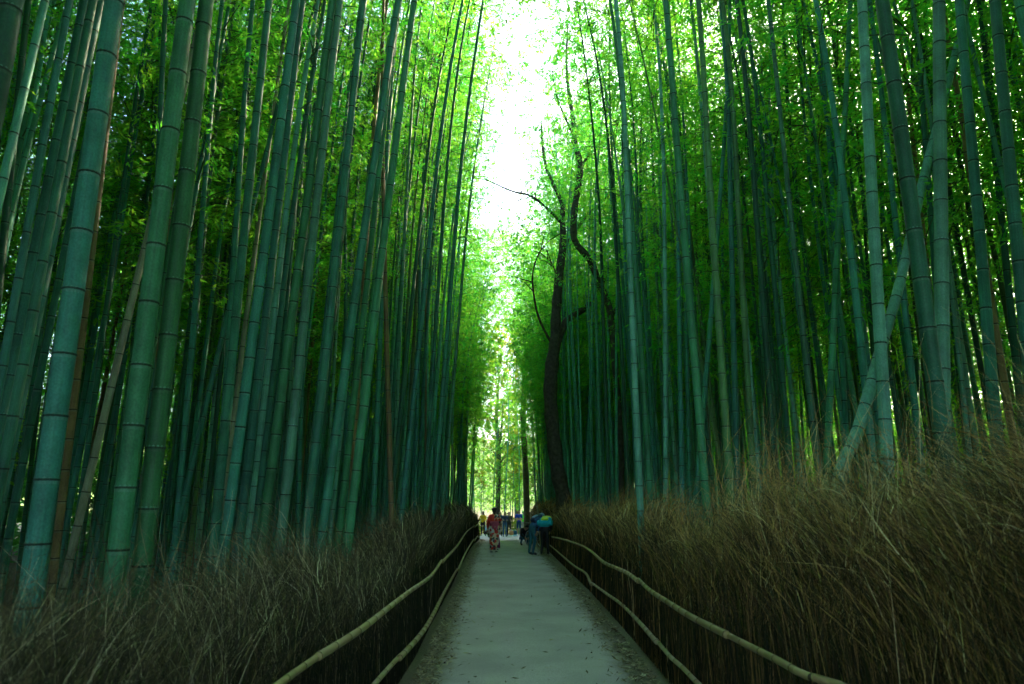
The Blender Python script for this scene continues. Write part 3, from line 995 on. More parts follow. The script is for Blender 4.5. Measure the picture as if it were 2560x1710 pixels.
# ------------------------------------------------------------------ bamboo: the grove behind
def in_view(x, y, z=1.5):
    d = CAM_R.inverted() @ Vector((x, y, z - EYE))
    if d.z > -.5: return False
    return abs(d.x / -d.z) < .80
cands = []
def sample(x0, x1, y0, y1, sp, test):
    xs = np.arange(x0, x1, sp); ys = np.arange(y0, y1, sp)
    for y in ys:
        for x in xs:
            px = x + RNG.uniform(-.48, .48) * sp; py = y + RNG.uniform(-.48, .48) * sp
            if test(px, py): cands.append((px, py))
def clear_of(px, py, r=.35):
    return all((px - a) ** 2 + (py - b) ** 2 > r * r for a, b, _ in placed)
def test_l(px, py):
    lim = np.interp(py, [-8, 3, 9, 14, 20, 46, 60], [-2.4, -3.0, -2.7, -1.9, -1.7, -1.9, -3])
    return px < lim and clear_of(px, py)
def test_r(px, py):
    lim = np.interp(py, [-8, 3, 9, 15, 20, 46, 60], [3.0, 4.2, 3.6, 2.8, 2.2, 2.2, 3.0])
    return px > lim and clear_of(px, py)
sample(-9.5, -1.2, -6, 47, .66, test_l)
sample(1.8, 10, -6, 47, .66, test_r)
sample(-9, -2.2, -13, -6, 1.2, lambda a, b: True)  # unseen bamboo behind the camera, added to block sky light
sample(2.6, 9, -13, -6, 1.2, lambda a, b: True)  # the same added light screen on the other side
sample(-18, -9.5, -2, 54, 1.3, lambda a, b: True)
sample(10, 18.5, -2, 54, 1.3, lambda a, b: True)
sample(-9, 10, 54.5, 78, 1.15, lambda a, b: True)
sample(3.5, 16, 54, 66, 1.1, lambda a, b: True)  # mostly hidden bamboo, added to shade the crossing path
cands = [c for c in cands if not (c[1] > 2 and math.hypot(c[0], c[1]) < 11 and RNG.random() < (.5 if c[0] > 0 else .35))]
def hides_tree(x, y):
    px = 1255 + x / y * 1755 if y > 1 else 0
    return 6 < y < 23.5 and (1366 < px < 1422 or (1428 < px < 1572 and RNG.random() < .45))
cands = [c for c in cands if not hides_tree(*c)]
cands.sort(key=lambda c: math.hypot(c[0], c[1]))
indiv, rest = [], []
budget = 300 - len(FR) - 1
for (x, y) in cands:
    if len(indiv) < budget and y > 3 and in_view(x, y):
        indiv.append((x, y))
    else:
        rest.append((x, y))

def pick(x, y):
    """variant, spin toward the path, height scale"""
    near = abs(x - .25)
    hs = random.uniform(.85, 1.1)
    if y > 54 and x > 4.5:
        var = random.choice([0, 2, 3, 4]); hs = random.uniform(1.0, 1.25)  # tall leafy crowns added to keep sun off the crossing path
    elif y > 54:
        var = random.choice([4, 5, 5, 5]); hs = random.uniform(.95, 1.45)
    elif y < 1:
        var = random.choice([0, 1, 1, 2])  # leafy crowns behind the camera, chosen to darken the foreground
    elif math.hypot(x, y) < 9.5:
        var = random.choice([7, 8, 6, 6])
    elif y > 30 and near < 3.6:
        var = random.choice([1, 2, 1, 3]); hs = random.uniform(1.15, 1.36) if var == 3 else random.uniform(.92, 1.06)
    elif near < 4.4 and (25 if x > 0 else 24) < y <= 30:
        var = random.choice([3, 0, 3, 8]); hs = random.uniform(1.05, 1.36)
    elif near < 4.2 and y < 30:
        var = random.choice([7, 8, 7, 8, 6]); hs = random.uniform(.95, 1.15)
    elif abs(x) > 9.4:
        var = random.choice([0, 2, 3, 4, 4, 3])
    else:
        var = random.choice([0, 1, 2, 3, 6, 6, 6, 6, 8])
    spin = (0.0 if x < 0 else math.pi) + random.gauss(0, .6 if near < 4.3 and (y > 9 or y < 1) else 1.6)
    if near < 4.4 and y > (25 if x > 0 else 24) and y < 54: spin = (0.0 if x < 0 else math.pi) + random.gauss(0, .35 if y > 30 and var != 3 else 1.1)
    if x > 0 and near < 4.2 and 16 < y < 25: spin = random.gauss(0, .7)
    return var, spin, hs
for (x, y) in indiv:
    var, spin, hs = pick(x, y)
    colour = random.choices(['teal', 'green', 'blue', 'dark', 'olive', 'pale', 'brown'], [28, 16, 22, 5, 8, 24, 4])[0]
    dia = random.uniform(.05, .088)
    ln = abs(random.gauss(0, .025)) if random.random() < .8 else random.gauss(0, .08)
    sgn = 1 if x < 0 else -1
    ax = (sgn * ln * .6 + random.gauss(0, .015), random.gauss(0, .03), 1)
    side = LOWF if x < 0 else TALLF
    if y > 53:
        lab = f"slim {CWORD[colour]} bamboo in the sunlit grove beyond the far end of the path"
        g = 'bamboos beyond the end of the path'
    else:
        lab = f"slim {CWORD[colour]} bamboo in the grove further behind {side}"
        g = 'grove bamboos behind ' + side
    add_bamboo((x, y, ground_h(x, y) - .02), ax, dia, var, spin, colour, lab, g, 0, hs)

def build_rest():
    n = len(rest)
    pos = np.zeros((n, 3), np.float32); rot = np.zeros((n, 3), np.float32); scl = np.zeros((n, 3), np.float32); var = np.zeros(n, np.int32)
    for i, (x, y) in enumerate(rest):
        v, spin, hs = pick(x, y)
        pos[i] = (x, y, ground_h(x, y) - .02)
        rot[i] = (random.gauss(0, .025), random.gauss(0, .03), spin)
        s = random.uniform(.45, .8)
        scl[i] = (s, s, hs)
        var[i] = v
    me = bpy.data.meshes.new('bamboo_thicket')
    me.vertices.add(n); me.vertices.foreach_set('co', pos.reshape(-1))
    for nm, arr, ty in (('rot', rot, 'FLOAT_VECTOR'), ('scl', scl, 'FLOAT_VECTOR'), ('var', var, 'INT')):
        a = me.attributes.new(nm, ty, 'POINT')
        a.data.foreach_set('vector' if ty == 'FLOAT_VECTOR' else 'value', arr.reshape(-1))
    o = link(bpy.data.objects.new('bamboo_thicket', me))
    tag(o, 'dense mass of distant bamboo filling the forest behind the nearer culms', 'bamboo grove', kind='stuff')  # also holds the unseen culms added to block light
    o.color = (.06, .24, .17, 1)
    src = {}
    for ob in col.objects:
        if ob.type == 'MESH':
            for k in range(len(VARS)):
                if ob.data is VARS[k]['culm'] and ('c', k) not in src: src['c', k] = ob
                if ob.data is VARS[k]['crown'] and ('l', k) not in src: src['l', k] = ob
    g = bpy.data.node_groups.new('scatter', 'GeometryNodeTree')
    g.interface.new_socket('Geometry', in_out='INPUT', socket_type='NodeSocketGeometry')
    g.interface.new_socket('Geometry', in_out='OUTPUT', socket_type='NodeSocketGeometry')
    gi = g.nodes.new('NodeGroupInput'); go = g.nodes.new('NodeGroupOutput')
    jn = g.nodes.new('GeometryNodeJoinGeometry')
    def attr(nm, ty):
        a = g.nodes.new('GeometryNodeInputNamedAttribute'); a.data_type = ty; a.inputs['Name'].default_value = nm; return a.outputs['Attribute']
    er = g.nodes.new('FunctionNodeEulerToRotation'); g.links.new(attr('rot', 'FLOAT_VECTOR'), er.inputs[0])
    sc_ = attr('scl', 'FLOAT_VECTOR'); va = attr('var', 'INT')
    sx = g.nodes.new('ShaderNodeSeparateXYZ'); g.links.new(sc_, sx.inputs[0])
    cx_ = g.nodes.new('ShaderNodeCombineXYZ'); cx_.inputs[0].default_value = 1; cx_.inputs[1].default_value = 1
    g.links.new(sx.outputs[2], cx_.inputs[2])
    for (kind, k), ob in src.items():
        cmp = g.nodes.new('FunctionNodeCompare'); cmp.data_type = 'INT'; cmp.operation = 'EQUAL'
        ins = [s for s in cmp.inputs if s.type == 'INT']
        g.links.new(va, ins[0]); ins[1].default_value = k
        oi = g.nodes.new('GeometryNodeObjectInfo'); oi.transform_space = 'ORIGINAL'
        oi.inputs['Object'].default_value = ob; oi.inputs['As Instance'].default_value = True
        ip = g.nodes.new('GeometryNodeInstanceOnPoints')
        g.links.new(gi.outputs[0], ip.inputs['Points']); g.links.new(cmp.outputs[0], ip.inputs['Selection'])
        g.links.new(oi.outputs['Geometry'], ip.inputs['Instance']); g.links.new(er.outputs[0], ip.inputs['Rotation'])
        g.links.new(sc_ if kind == 'c' else cx_.outputs[0], ip.inputs['Scale'])
        g.links.new(ip.outputs[0], jn.inputs[0])
    g.links.new(jn.outputs[0], go.inputs[0])
    md = o.modifiers.new('scatter', 'NODES'); md.node_group = g
    print('thicket', n, 'individuals', len(indiv), 'sources', sorted(src))
build_rest()

# ------------------------------------------------------------------ broadleaf trees
def leaf_cloud(name, centers, spread, per, size, mat, parent, squash=.7, seed=1):
    rng = np.random.default_rng(seed)
    c = np.array(centers)
    nc = len(c)
    tw = np.repeat(c, 9, 0) + rng.normal(0, 1, (nc * 9, 3)) * spread * np.array([1, 1, squash])
    n = len(tw) * per
    cc = np.repeat(tw, per, 0) + rng.normal(0, .09, (n, 3))
    az = rng.uniform(0, 2 * math.pi, n)
    u = np.stack([np.cos(az), np.sin(az), rng.normal(-.3, .5, n)], 1); u /= np.linalg.norm(u, axis=1, keepdims=True)
    sd = np.cross(u, rng.normal(0, .6, (n, 3)) + np.array([0, 0, 1.0])); sd /= np.linalg.norm(sd, axis=1, keepdims=True) + 1e-9
    ln = rng.uniform(.6, 1.2, n)[:, None] * size; wd = ln * rng.uniform(.2, .3, n)[:, None]
    q = np.stack([cc, cc + u * ln * .45 + sd * wd, cc + u * ln, cc + u * ln * .45 - sd * wd], 1)
    me = quads_mesh(name, q, mat, np.clip(np.repeat(rng.beta(2, 2.5, len(tw)), per) + rng.normal(0, .1, n), 0, 1))
    return link(bpy.data.objects.new(name, me), parent)

def px_line(pts, Y, dy=0.0):
    """photo points -> points on the tree's own depth, drifting by dy along the line"""
    return [at_y(x, y, Y + dy * i / max(1, len(pts) - 1)) for i, (x, y) in enumerate(pts)]

def tree(name, label, Y, trunk, limbs, mat, crowns, leafm, per=14, spread=.55, size=.13, seed=1):
    P = px_line([p[:2] for p in trunk], Y)
    s_ = [F_PX * math.cos(PITCH) ** 0 / math.hypot(Y, p.z - EYE) for p in P]
    R = [max(.02, t[2] / 2 / k) for t, k in zip(trunk, s_)]
    P[0] = Vector((P[0].x, P[0].y, ground_h(P[0].x, P[0].y) - .05))
    R[0] *= 1.25
    root = empty(name, P[0])
    tag(root, label, 'tree')
    def tb(nm, pts, rad, parent):
        C = catmull([tuple(p - P[0]) for p in pts], 6)
        rr = np.interp(np.linspace(0, len(pts) - 1, len(C)), range(len(pts)), rad)
        rr = rr * (1 + .07 * np.sin(np.arange(len(C)) * 1.3))
        v, f = tube_data([tuple(c) for c in C], list(rr), 12)
        return mesh_obj(nm, v, f, mat, parent)
    tr = tb('trunk', P, R, root)
    cent = []
    for (pts, w0, w1, dy) in limbs:
        L = px_line(pts, Y, dy)
        k = F_PX / Y
        tb('branch', L, list(np.linspace(w0 / 2 / k, w1 / 2 / k, len(L))), root)
        # finer twigs
        C = np.array(catmull([tuple(p - P[0]) for p in L], 5))
        mb = MB()
        for j in range(4):
            a = C[random.randint(len(C) // 3, len(C) - 1)]
            d = np.array([random.gauss(0, .6), random.gauss(0, .6), random.uniform(.1, .9)])
            mb.tube([tuple(a), tuple(a + d * .5 + np.array([0, 0, .1])), tuple(a + d * 1.1)], [.022, .014, .006], 5)
            if Y > 30: cent.append(a + d)
        mb.build('twig', mat, root)
    for (x, y, dy) in crowns:
        cent.append(np.array(at_y(x, y, Y + dy + (1.6 if Y < 30 else 0)) - P[0]))
    leaf_cloud('crown', cent, spread, per, size, M[leafm], root, seed=seed)
    return root

tree('crooked_tree', 'dark crooked tree with forked trunk rising out of the tall shaggy fence', 24.0,
     [(1413, 1290, 37), (1411, 1263, 38), (1395, 1180, 36), (1383, 1084, 34), (1376, 989, 34), (1380, 912, 34), (1388, 850, 27), (1390, 785, 25), (1395, 721, 23), (1402, 657, 20), (1408, 606, 18), (1406, 555, 13), (1405, 510, 11), (1386, 466, 9), (1367, 421, 8), (1357, 370, 6), (1353, 300, 4)],
     [([(1384, 890), (1411, 810), (1431, 791), (1469, 765), (1500, 715), (1533, 676), (1565, 632), (1622, 555), (1679, 517), (1760, 470)], 19, 6, 3.0),
      ([(1406, 560), (1373, 526), (1329, 491), (1284, 479), (1246, 463), (1214, 447)], 8, 3, -1.0),
      ([(1329, 491), (1300, 500), (1270, 520), (1245, 545)], 3.5, 1.5, 0.5),
      ([(1405, 620), (1431, 590), (1469, 536), (1520, 491), (1558, 408), (1600, 330)], 10, 3, 2.0),
      ([(1379, 860), (1348, 797), (1335, 740), (1332, 683), (1348, 632), (1375, 600)], 7, 2, -1.2),
      ([(1565, 632), (1640, 610), (1720, 590), (1790, 560)], 8, 3, 2.0),
      ([(1396, 700), (1380, 660), (1362, 640)], 5, 2, .6)],
     M['bark'],
     [(1320, 640, -.5), (1300, 690, .5), (1340, 560, 1), (1290, 610, 0), (1330, 720, -1), (1310, 760, .5), (1350, 500, 1), (1380, 400, .5), (1370, 250, 1), (1420, 480, 1), (1460, 430, 1.5), (1500, 380, 2), (1540, 330, 2), (1480, 560, 1.5), (1560, 480, 2.5), (1620, 460, 3), (1680, 420, 3), (1365, 330, 0), (1310, 660, 1.5), (1300, 820, 1), (1360, 680, 2), (1285, 560, .6), (1310, 590, -.4), (1350, 600, .2), (1400, 330, 1.1), (1290, 640, 1.5), (1270, 600, 1), (1340, 820, .5), (1310, 860, 2), (1290, 740, 1), (1360, 160, 1.5), (1390, 290, 2), (1420, 400, 2.4), (1440, 520, 2), (1500, 470, 2.5), (1540, 560, 2.5), (1590, 400, 2.5)],
     'leaf_broad', 14, .55, .14, 3)
tree('slender_tree', 'slender dark tree with wavy trunk beside a pale mottled bamboo', 21.5,
     [(1556, 1275, 16), (1555, 1231, 14), (1552, 1097, 14), (1539, 938, 17), (1533, 842, 18), (1520, 759, 17), (1498, 708, 17), (1475, 651, 17), (1443, 612, 16), (1434, 581, 16), (1437, 517, 16), (1447, 459, 16), (1450, 408, 15), (1437, 357, 13), (1433, 300, 11), (1422, 230, 9), (1416, 150, 6), (1420, 60, 4)],
     [([(1449, 425), (1475, 385), (1520, 338), (1570, 250), (1600, 170)], 9, 3, 1.0),
      ([(1437, 350), (1420, 310), (1395, 250), (1380, 180)], 7, 2, -.8),
      ([(1528, 790), (1560, 740), (1600, 650), (1660, 600), (1740, 560)], 9, 3, -1.0)],
     M['bark'],
     [(1430, 200, 0), (1400, 150, .5), (1460, 180, 1), (1440, 100, 0), (1400, 60, 1), (1480, 90, 1), (1520, 200, 1), (1560, 260, 1.5), (1600, 140, 1), (1380, 110, .5), (1360, 160, 0), (1420, 20, 0), (1470, 10, .5), (1540, 100, 1), (1390, 220, -.5), (1480, 280, .5), (1380, 290, 1), (1390, 60, 1), (1440, 260, 1.4), (1500, 150, 1.5), (1450, 330, 1.2), (1360, 230, 1.5), (1510, 40, 1.5), (1430, 150, 2), (1410, 340, 2)],
     'leaf_broad', 26, .75, .14, 4)
tree('bare_trunk_tree', 'tall tree with thick pale bare trunk at the end of the tall fence', 46.0,
     [(1319, 1345, 19), (1318, 1310, 16), (1316, 1240, 15), (1313, 1150, 14), (1308, 1060, 14), (1309, 1000, 13), (1312, 940, 11), (1316, 880, 8), (1318, 800, 5)],
     [([(1311, 960), (1300, 900), (1285, 850), (1275, 800)], 7, 2, 1.0), ([(1313, 930), (1330, 870), (1350, 810), (1370, 740)], 7, 2, -1.0), ([(1316, 880), (1310, 820), (1300, 740)], 5, 2, .5)],
     M['bark_pale'],
     [(1290, 830, 1), (1320, 800, 0), (1340, 850, 0), (1300, 880, 1), (1350, 780, -1), (1280, 780, 1), (1330, 740, 0), (1310, 700, 0), (1345, 900, 1), (1290, 740, 2), (1320, 870, -1)],
     'leaf', 16, .8, .2, 5)
tree('forked_tree', 'thin dark forked tree beyond the people at the end of the path', 60.0,
     [(1246, 1345, 8), (1246, 1275, 7), (1249, 1166, 6.5), (1249, 1108, 6), (1253, 1074, 4), (1256, 1040, 3), (1258, 1000, 2)],
     [([(1249, 1110), (1243, 1085), (1240, 1050), (1236, 1010)], 4, 1.5, 1.0), ([(1249, 1160), (1270, 1130), (1290, 1118)], 3, 1.2, -1), ([(1249, 1150), (1230, 1125), (1215, 1118)], 3, 1.2, 1)],
     M['bark'],
     [(1270, 1125, 0), (1290, 1115, 0), (1280, 1100, 1), (1235, 1120, 0), (1225, 1130, 1), (1260, 1090, 0), (1240, 1070, 0), (1255, 1050, 1), (1295, 1130, -1)],
     'leaf_broad', 12, .55, .17, 6)
for (x, y, h, sd_, lab) in ((-5.5, 66, 21, 7, 'rounded yellow-green tree behind the thin dark forked tree'),
                            (1.5, 74, 23, 8, 'tall sunlit tree closing the view beyond the end of the path'),
                            (-.4, 62, 18, 10, 'yellow-green tree right behind the waiting people'),
                            (3.4, 66, 19, 11, 'leafy sunlit tree just past the thick pale bare trunk'),
                            (8.5, 68, 20, 9, 'broad sunlit tree behind the thick pale bare trunk')):
    gz = ground_h(x, y)
    root = empty('background_tree', (x, y, gz))
    tag(root, lab, 'tree', 'trees beyond the end of the path')
    rs = random.Random(sd_)
    mesh_obj('trunk', *tube_data([(0, 0, -.1), (.1, 0, h * .3), (-.1, .1, h * .6), (.2, 0, h * .9)], [.24, .2, .14, .04], 10), M['bark_pale'], root)
    cent = []
    for i in range(60):
        t = rs.uniform(.25, 1)
        r = 3.4 * math.sin(math.pi * min(1, .15 + t * .8)) * math.sqrt(rs.random())
        a = rs.uniform(0, 6.28)
        cent.append((r * math.cos(a), r * math.sin(a), h * t))
    mb = MB()
    for c in cent[::4]:
        mb.tube([(0, 0, c[2] * .8), (c[0] * .5, c[1] * .5, c[2] * .92), c], [.07, .045, .015], 6)
    mb.build('limb', M['bark_pale'], root)
    leaf_cloud('crown', cent, .8, 26, .24, M['leaf_sun'], root, seed=sd_)

# low scrub that closes the view along the far side of the crossing path
def scrub():
    rng = np.random.default_rng(77)
    cent = [(rng.uniform(-11, 12), rng.uniform(54.2, 58), rng.uniform(-.75, .6)) for _ in range(260)]
    o = leaf_cloud('undergrowth', cent, .4, 10, .2, M['leaf_sun'], None, .6, 31)
    tag(o, 'low yellow-green undergrowth along the far edge of the crossing path', 'undergrowth', kind='stuff')
    for s_, lab in ((-1, 'dense shrubs added to close bright gaps deep in the grove far behind the low dark fence'), (1, 'dense shrubs added to close bright gaps deep in the grove far behind the tall shaggy fence')):
        cent = []
        for _ in range(1000):  # added leafy backdrop that closes bright gaps low between the culms
            x = s_ * rng.uniform(12.5, 20); y = rng.uniform(-2, 60)
            cent.append((x, y, ground_h(x, y) + 3.6 * rng.random() ** 1.3))
        o = leaf_cloud('undergrowth', cent, .6, 7, .28, M['leaf_broad'], None, .7, 40 + s_)
        tag(o, lab, 'undergrowth', kind='stuff')
scrub()

# ------------------------------------------------------------------ people
PM = {}
def cloth(name, c, rough=.85):
    c = tuple(min(.85, v * (1.5 if max(c) < .2 else 1.15)) for v in c)
    if name not in PM:
        PM[name] = plain('cloth_' + name, c, rough, .18, 14)
    return PM[name]
skin_m = plain('skin', (.42, .25, .17), .6, .08, 20)
hair_m = plain('hair', (.012, .009, .007), .45, .4, 40)
eye_m = plain('eye', (.015, .012, .01), .3, .1, 10)
lip_m = plain('lip', (.30, .10, .08), .5, .1, 10)

def skeleton(pose):
    J = dict(pelvis=(0, 0, .94), waist=(0, .0, 1.08), chest=(0, .01, 1.28), upper=(0, 0, 1.40), neck=(0, .005, 1.475), head=(0, .02, 1.56),
             shL=(-.175, 0, 1.395), shR=(.175, 0, 1.395), elL=(-.225, -.01, 1.12), elR=(.225, -.01, 1.12), wrL=(-.235, .06, .89), wrR=(.235, .06, .89),
             hipL=(-.09, 0, .90), hipR=(.09, 0, .90), knL=(-.10, .02, .49), knR=(.10, .02, .49), anL=(-.10, -.02, .085), anR=(.10, -.02, .085), toL=(-.115, .14, .035), toR=(.115, .14, .035))
    J = {k: Vector(v) for k, v in J.items()}
    lean = pose.get('lean', 0); tw = pose.get('side', 0)
    if lean or tw:
        piv = J['pelvis'].copy()
        R = Matrix.Rotation(-lean, 3, 'X') @ Matrix.Rotation(tw, 3, 'Y')
        for k in ('waist', 'chest', 'upper', 'neck', 'head', 'shL', 'shR', 'elL', 'elR', 'wrL', 'wrR'):
            f = .5 if k == 'waist' else 1
            Rk = Matrix.Rotation(-lean * f, 3, 'X') @ Matrix.Rotation(tw * f, 3, 'Y')
            J[k] = piv + Rk @ (J[k] - piv)
    for k, v in pose.get('set', {}).items():
        J[k] = Vector(v)
    for k, v in pose.get('move', {}).items():
        J[k] = J[k] + Vector(v)
    return J
BONES = [('pelvis', 'waist', 'top'), ('waist', 'chest', 'top'), ('chest', 'upper', 'top'), ('upper', 'neck', 'skin'), ('neck', 'head', 'skin'),
         ('upper', 'shL', 'top'), ('upper', 'shR', 'top'), ('shL', 'elL', 'sleeve'), ('shR', 'elR', 'sleeve'), ('elL', 'wrL', 'fore'), ('elR', 'wrR', 'fore'),
         ('pelvis', 'hipL', 'leg'), ('pelvis', 'hipR', 'leg'), ('hipL', 'knL', 'leg'), ('hipR', 'knR', 'leg'), ('knL', 'anL', 'shin'), ('knR', 'anR', 'shin'),
         ('anL', 'toL', 'shoe'), ('anR', 'toR', 'shoe')]
RAD = dict(pelvis=(.15, .115), waist=(.135, .105), chest=(.16, .115), upper=(.13, .095), neck=(.055, .055), head=(.07, .075), shL=(.065, .065), shR=(.065, .065),
           elL=(.047, .047), elR=(.047, .047), wrL=(.03, .035), wrR=(.03, .035), hipL=(.095, .10), hipR=(.095, .10), knL=(.062, .065), knR=(.062, .065),
           anL=(.043, .047), anR=(.043, .047), toL=(.04, .028), toR=(.04, .028))

def person(label, loc, rz, height, pose, mats, hair='short', bulk=1.0, group=None):
    """mats: top, sleeve, fore, leg, shin, shoe"""
    J = skeleton(pose)
    names = list(J); idx = {n: i for i, n in enumerate(names)}
    me = bpy.data.meshes.new('person')
    me.from_pydata([tuple(J[n]) for n in names], [(idx[a], idx[b]) for a, b, _ in BONES], [])
    tmp = bpy.data.objects.new('person_frame', me)
    col.objects.link(tmp)
    md = tmp.modifiers.new('skin', 'SKIN'); md.use_smooth_shade = True
    for i, n in enumerate(names):
        r = RAD[n]
        k = bulk if n in ('pelvis', 'waist', 'chest', 'upper', 'shL', 'shR', 'elL', 'elR') else 1
        me.skin_vertices[0].data[i].radius = (r[0] * k, r[1] * k)
        me.skin_vertices[0].data[i].use_root = (n == 'pelvis')
    ss = tmp.modifiers.new('sub', 'SUBSURF'); ss.levels = 2; ss.render_levels = 2
    dg = bpy.context.evaluated_depsgraph_get()
    body = bpy.data.meshes.new_from_object(tmp.evaluated_get(dg))
    bpy.data.objects.remove(tmp); bpy.data.meshes.remove(me)
    kinds = ['top', 'sleeve', 'fore', 'leg', 'shin', 'shoe', 'skin']
    MB_ = MB()
    co = np.zeros(len(body.vertices) * 3); body.vertices.foreach_get('co', co); co = co.reshape(-1, 3)
    pol = [tuple(p.vertices) for p in body.polygons]
    A = np.array([J[a] for a, b, _ in BONES]); B = np.array([J[b] for a, b, _ in BONES])
    mi = []
    for p in pol:
        c = co[list(p)].mean(0)
        d = B - A; t = np.clip(((c - A) * d).sum(1) / (d * d).sum(1), 0, 1)
        k = np.linalg.norm(c - (A + d * t[:, None]), axis=1)
        mi.append(kinds.index(BONES[int(k.argmin())][2]))
    MB_.v = [Vector(c) for c in co]; MB_.f = pol; MB_.m = mi
    bpy.data.meshes.remove(body)
    # head with face
    hd = J['head']; nk = J['neck']
    up = (hd - nk).normalized(); yaw = pose.get('look', 0)
    fw = Matrix.Rotation(yaw, 3, 'Z') @ Vector((0, 1, 0))
    fw = (fw - up * fw.dot(up)).normalized(); rt = fw.cross(up)
    hc = hd + up * .045 + fw * .01
    def hp(x, y, z): return hc + rt * x + fw * y + up * z
    hb = MB()
    def shape(p):
        q = Vector(p)
        if q.z < -.1:
            q.x *= 1 + .35 * q.z * .9; q.y *= 1 + .12 * q.z
        if q.y > .85 and abs(q.x) < .3 and -.35 < q.z < .1: q.y += .16
        return q
    hb.ball((0, 0, 0), (.076, .096, .118), 0, 16, 14, shape)
    MB_.add(([hp(*v) for v in hb.v], hb.f), 6)
    for sx in (-1, 1):
        for (c, r, m_) in (((sx * .032, .088, .012), (.012, .008, .008), 7), ((sx * .077, -.005, -.005), (.012, .02, .03), 6)):
            e = MB(); e.ball(c, r, 0, 8, 6); MB_.add(([hp(*v) for v in e.v], e.f), m_)
    e = MB(); e.ball((0, .086, -.062), (.024, .008, .008), 0, 8, 6); MB_.add(([hp(*v) for v in e.v], e.f), 8)
    # hands: palm, four fingers and a thumb from the side of the palm
    for s_ in ('L', 'R'):
        w = J['wr' + s_]; dr = (w - J['el' + s_]).normalized()
        ref = Vector((0, 1, 0)) if abs(dr.y) < .85 else Vector((0, 0, 1))
        sp = (ref - dr * ref.dot(dr)).normalized(); nn = dr.cross(sp)
        if (s_ == 'L') == (nn.x > 0): nn = -nn
        cup = -nn if s_ == 'L' else -nn
        pm = MB(); pm.tube([tuple(w - dr * .02), tuple(w + dr * .03), tuple(w + dr * .085)], [.03, .042, .036], 8, flat=.5)
        MB_.add((pm.v, pm.f), 6)
        for q, (o_, L) in enumerate(((.028, .070), (.010, .080), (-.010, .074), (-.027, .058))):
            b0 = w + dr * .075 + sp * o_
            b1 = b0 + dr * L * .5 + cup * .006; b2 = b1 + dr * L * .4 + cup * .022; b3 = b2 + dr * L * .2 + cup * .02
            MB_.tube([tuple(b0), tuple(b1), tuple(b2), tuple(b3)], [.010, .009, .008, .005], 6, 6)
        t0 = w + dr * .025 + sp * .03
        MB_.tube([tuple(t0), tuple(t0 + dr * .03 + sp * .025), tuple(t0 + dr * .06 + sp * .03 + cup * .012)], [.012, .010, .006], 6, 6)
    root = MB_.build('person', [mats['top'], mats.get('sleeve', mats['top']), mats.get('fore', mats.get('sleeve', mats['top'])), mats['leg'], mats.get('shin', mats['leg']), mats['shoe'], skin_m, eye_m, lip_m])
    root.location = loc; root.rotation_euler = (0, 0, rz)
    sc_ = height / 1.70
    root.scale = (sc_, sc_, sc_)
    tag(root, label, 'person', group)
    # hair or headwear
    hr = MB()
    def hshape(p):
        q = Vector(p)
        if q.y > .25 and q.z < .55: q.y = .25 + (q.y - .25) * .15
        return q
    hr.ball((0, -.012, .018), (.088, .106, .116), 0, 16, 12, hshape)
    if hair == 'long':
        hr.loft([ellipse(0, -.06, .0, .085, .06), ellipse(0, -.075, -.12, .09, .05), ellipse(0, -.08, -.22, .07, .035)], 0)
    if hair == 'bun':
        hr.ball((0, -.06, .055), (.118, .10, .085), 0); hr.ball((0, -.08, -.01), (.085, .065, .07), 0)
        hr.loft([ellipse(0, -.07, .0, .05, .04), ellipse(0, -.075, -.1, .035, .03), ellipse(0, -.07, -.16, .02, .02)], 0)
    hm = hair_m
    nm = 'hair'
    if hair in ('cap', 'beanie'):
        nm = 'cap' if hair == 'cap' else 'knit_hat'; hm = mats['hat']
        if hair == 'cap':
            hr.loft([[hp_ for hp_ in ellipse(0, .10, .06, .07, .07, 12)], [hp_ for hp_ in ellipse(0, .10, .072, .068, .068, 12)]], 0)
    h = mesh_obj(nm, [hp(*v) for v in hr.v], hr.f, hm, root)
    return root, J

def spot(px, py_feet, Y):
    x = (px - 1255) / 1755 * Y
    return Vector((x, Y, path_z(Y) + .004))

def rounded(mb, c, size, mi=0, p=4.0, taper=(.8, 1, 1, .75), n=20):
    zs = [-.5, -.35, .3, .5]
    rings = []
    for z, k in zip(zs, taper):
        rings.append(ellipse(c[0], c[1], c[2] + z * size[2], size[0] / 2 * k, size[1] / 2 * k, n, p))
    mb.loft(rings, mi)

